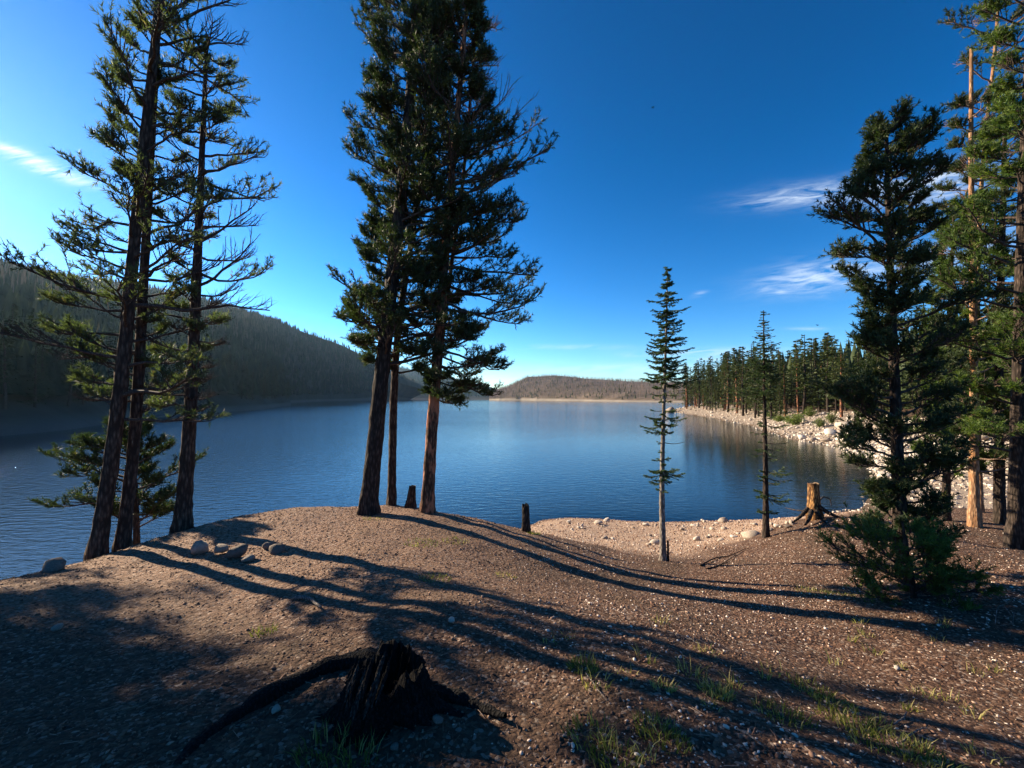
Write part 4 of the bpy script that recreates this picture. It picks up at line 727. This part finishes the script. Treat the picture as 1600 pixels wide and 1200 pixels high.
for i, (px, py, h_, sp_, n_, l_) in enumerate(GR): n_ = int(n_*1.1); h_ *= .75; p = gp(px, py); grass(p, n_, h_, sp_, l_, None, .75 if 'dry' in l_ or 'yellow' in l_ or 'pale' in l_ else .25, 500+i)
for i in range(34):
    px, py = random.uniform(850, 1560), random.uniform(935, 1195); p = gp(px, py); wr = ('right of the burnt stump' if px < 1050 else 'on the middle right slope' if px < 1250 else 'on the far right slope')+(', upper slope' if py < 1020 else ', near the bottom edge' if py > 1110 else ''); grass(p, random.randint(10, 30), random.uniform(.05, .11), random.uniform(.03, .1), 'thin sprig of dry grass '+wr, 'thin sprigs of dry grass '+wr, .7, 700+i)
def stick(pts_, ra, rb_, m, label, name='stick', group=None, lift=.012):
    P = [gp(px, py, lift) for px, py in pts_]; o0 = P[0].copy(); a = Acc(); Q = smooth_path([p-o0 for p in P], 14); r = np.random.default_rng(int(pts_[0][0])); Q[:, 2] += np.abs(r.normal(size=14))*.004; tubes(a, Q, np.linspace(ra, rb_, 14), 6); o = a.build(name, m, None, True); o.location = o0; return tag(o, label, 'stick', group)
stick([(462,937),(480,938),(490,945),(502,954)], .022, .008, M_GREYWOOD, 'pale barkless stick lying above the burnt stump', 'driftwood_stick', lift=.02)
stick([(1042,990),(1065,996),(1095,1010)], .005, .003, M_GREYWOOD, 'thin pale twig lying on the middle right slope', 'twig')
stick([(1018,1060),(1040,1060),(1060,1068)], .004, .002, M_GREYWOOD, 'short pale twig behind the small grass tufts', 'twig')
stick([(915,1055),(928,1075),(940,1090),(948,1100)], .003, .002, M_GREYWOOD, 'curved thin twig below the bright green tuft', 'twig')
stick([(1150,1145),(1170,1155),(1195,1175)], .005, .003, M_GREYWOOD, 'straight pale twig near the bottom right grass', 'twig')
stick([(1395,1137),(1412,1127),(1417,1117)], .005, .003, M_GREYWOOD, 'short forked twig on the lower right slope', 'twig')
stick([(1410,1165),(1430,1148),(1448,1142)], .005, .003, M_GREYWOOD, 'thin branching twig lowest on the right slope', 'twig')
stick([(780,1010),(800,1020),(822,1035)], .004, .002, M_GREYWOOD, 'thin straw-like twig in the middle foreground', 'twig')
stick([(1245,1010),(1262,1014),(1282,1024)], .004, .002, M_GREYWOOD, 'thin twig on the right mid slope', 'twig')
for i in range(16):
    px, py = random.uniform(150, 1500), random.uniform(930, 1180); dx_, dy_ = random.uniform(-28, 28), random.uniform(-10, 12)
    stick([(px, py), (px+dx_*.6, py+dy_*.4), (px+dx_, py+dy_)], random.uniform(.003, .006), .0015, M_TWIGP if i % 2 else M_TWIG, 'short fallen twig on the foreground slope', 'twig', 'fallen twigs on the foreground slope')
# roots crawling out of the gully edge
for i, L_ in enumerate([[(1095,885),(1120,870),(1140,872),(1160,860),(1170,858)], [(1105,890),(1125,885),(1150,868)], [(250,838),(232,848),(212,856)]]):
    stick(L_, .014, .005, M_BARKD if i < 2 else M_GREYWOOD, ['upper dark root crawling along the gully edge', 'lower dark root at the gully edge', 'pale root reaching left from the flared pine'][i], 'tree_root')
# arched dry stalk at lower right
p = gp(1562, 978); a = Acc(); Q = smooth_path([W(1555, 975, p[1])-p, W(1557, 950, p[1])-p, W(1565, 944, p[1])-p, W(1574, 952, p[1])-p, W(1580, 962, p[1])-p], 16); tubes(a, Q, np.full(16, .0035), 5)
tubes(a, smooth_path([W(1582, 980, p[1])-p, W(1583, 968, p[1])-p, W(1584, 957, p[1])-p], 8), np.full(8, .004), 5); o = a.build('dry_stalk', M_GREYWOOD, None, True); o.location = p; tag(o, 'arched dry stalk in deep shade at the lower right', 'plant')
# willow shrubs at the right shore forest edge
def shrub(px, py, w_, h_, label, seed):
    p = gp(px, py); S = w_/F*p[1]/2; Hh = h_/F*p[1]; r = np.random.default_rng(seed); t = thing('willow_shrub', p, label, 'shrub'); li = Acc(); cr = Acc(); nb = 40; an = r.random(nb)*6.283; rad = r.random(nb)**.6
    T = np.stack([np.cos(an)*rad*S, np.sin(an)*rad*S, Hh*(1-.55*rad**2)*(.6+.4*r.random(nb))], -1); tubes(li, np.stack([T*0, T*.5+[0, 0, Hh*.1], T], 1), np.tile([.03, .02, .01], (nb, 1)), 3); tag(li.build('stems', M_TWIG, t), kind='stuff')
    n = 1500; q = r.random(n)**.5; c = T[r.integers(0, nb, n)]*q[:, None]+r.normal(size=(n, 3))*S*.12; c[:, 2] = np.maximum(c[:, 2], .02)
    d = norm(r.normal(size=(n, 3))); s_ = norm(np.cross(d, r.normal(size=(n, 3)))); l = S*.09*(.6+.8*r.random((n, 1))); cr.add(np.stack([c-s_*l*.4, c+s_*l*.4, c+d*l], 1).reshape(-1, 3), np.arange(n*3).reshape(-1, 3), np.repeat(r.random(n), 3)); cr.build('foliage', M_SHRUB, t)
for i, (px, py, w_, h_, l_) in enumerate([(1245,664,38,20,'widest yellow-green willow shrub above the right shore rocks'),(1219,659,26,11,'low willow shrub left of the widest one'),(1281,668,20,18,'small green shrub right of the widest willow'),(1300,662,20,22,'upright shrub at the forest edge near the white boulder'),(1205,652,20,9,'leftmost low willow shrub of the right shore'),(1265,652,22,18,'shrub behind the widest willow at the forest edge')]): shrub(px, py, w_, h_, l_, 40+i)
# birds
def bird(px, py, Y, span, label, rz):
    t = thing('flying_bird', W(px, py, Y), label, 'bird'); t.rotation_euler = (.2, .3, rz); a = Acc(); s = np.linspace(-1, 1, 9); tubes(a, np.stack([s*span*.35, 0*s, .02*span*s], -1), span*.09*np.sqrt(np.maximum(1-s**2, .02)), 8); a.build('body', M_CHAR, t, True)
    for sg in (1, -1):
        a = Acc(); a.add(np.array([(.1, 0, .02), (-.15, 0, .02), (-.1, sg*.3, .12), (.08, sg*.3, .12), (-.12, sg*.55, .05), (.1, 0, .0), (-.15, 0, .0)])*span, [[0, 1, 2, 3]]); a.F[3].append(np.array([[3, 2, 4]])); a.build('wing', M_CHAR, t)
bird(1020, 168, 14, .16, 'small dark bird high in the open sky right of the pines', .6); bird(1277, 508, 16, .16, 'small dark bird low in the sky above the right forest', .1)
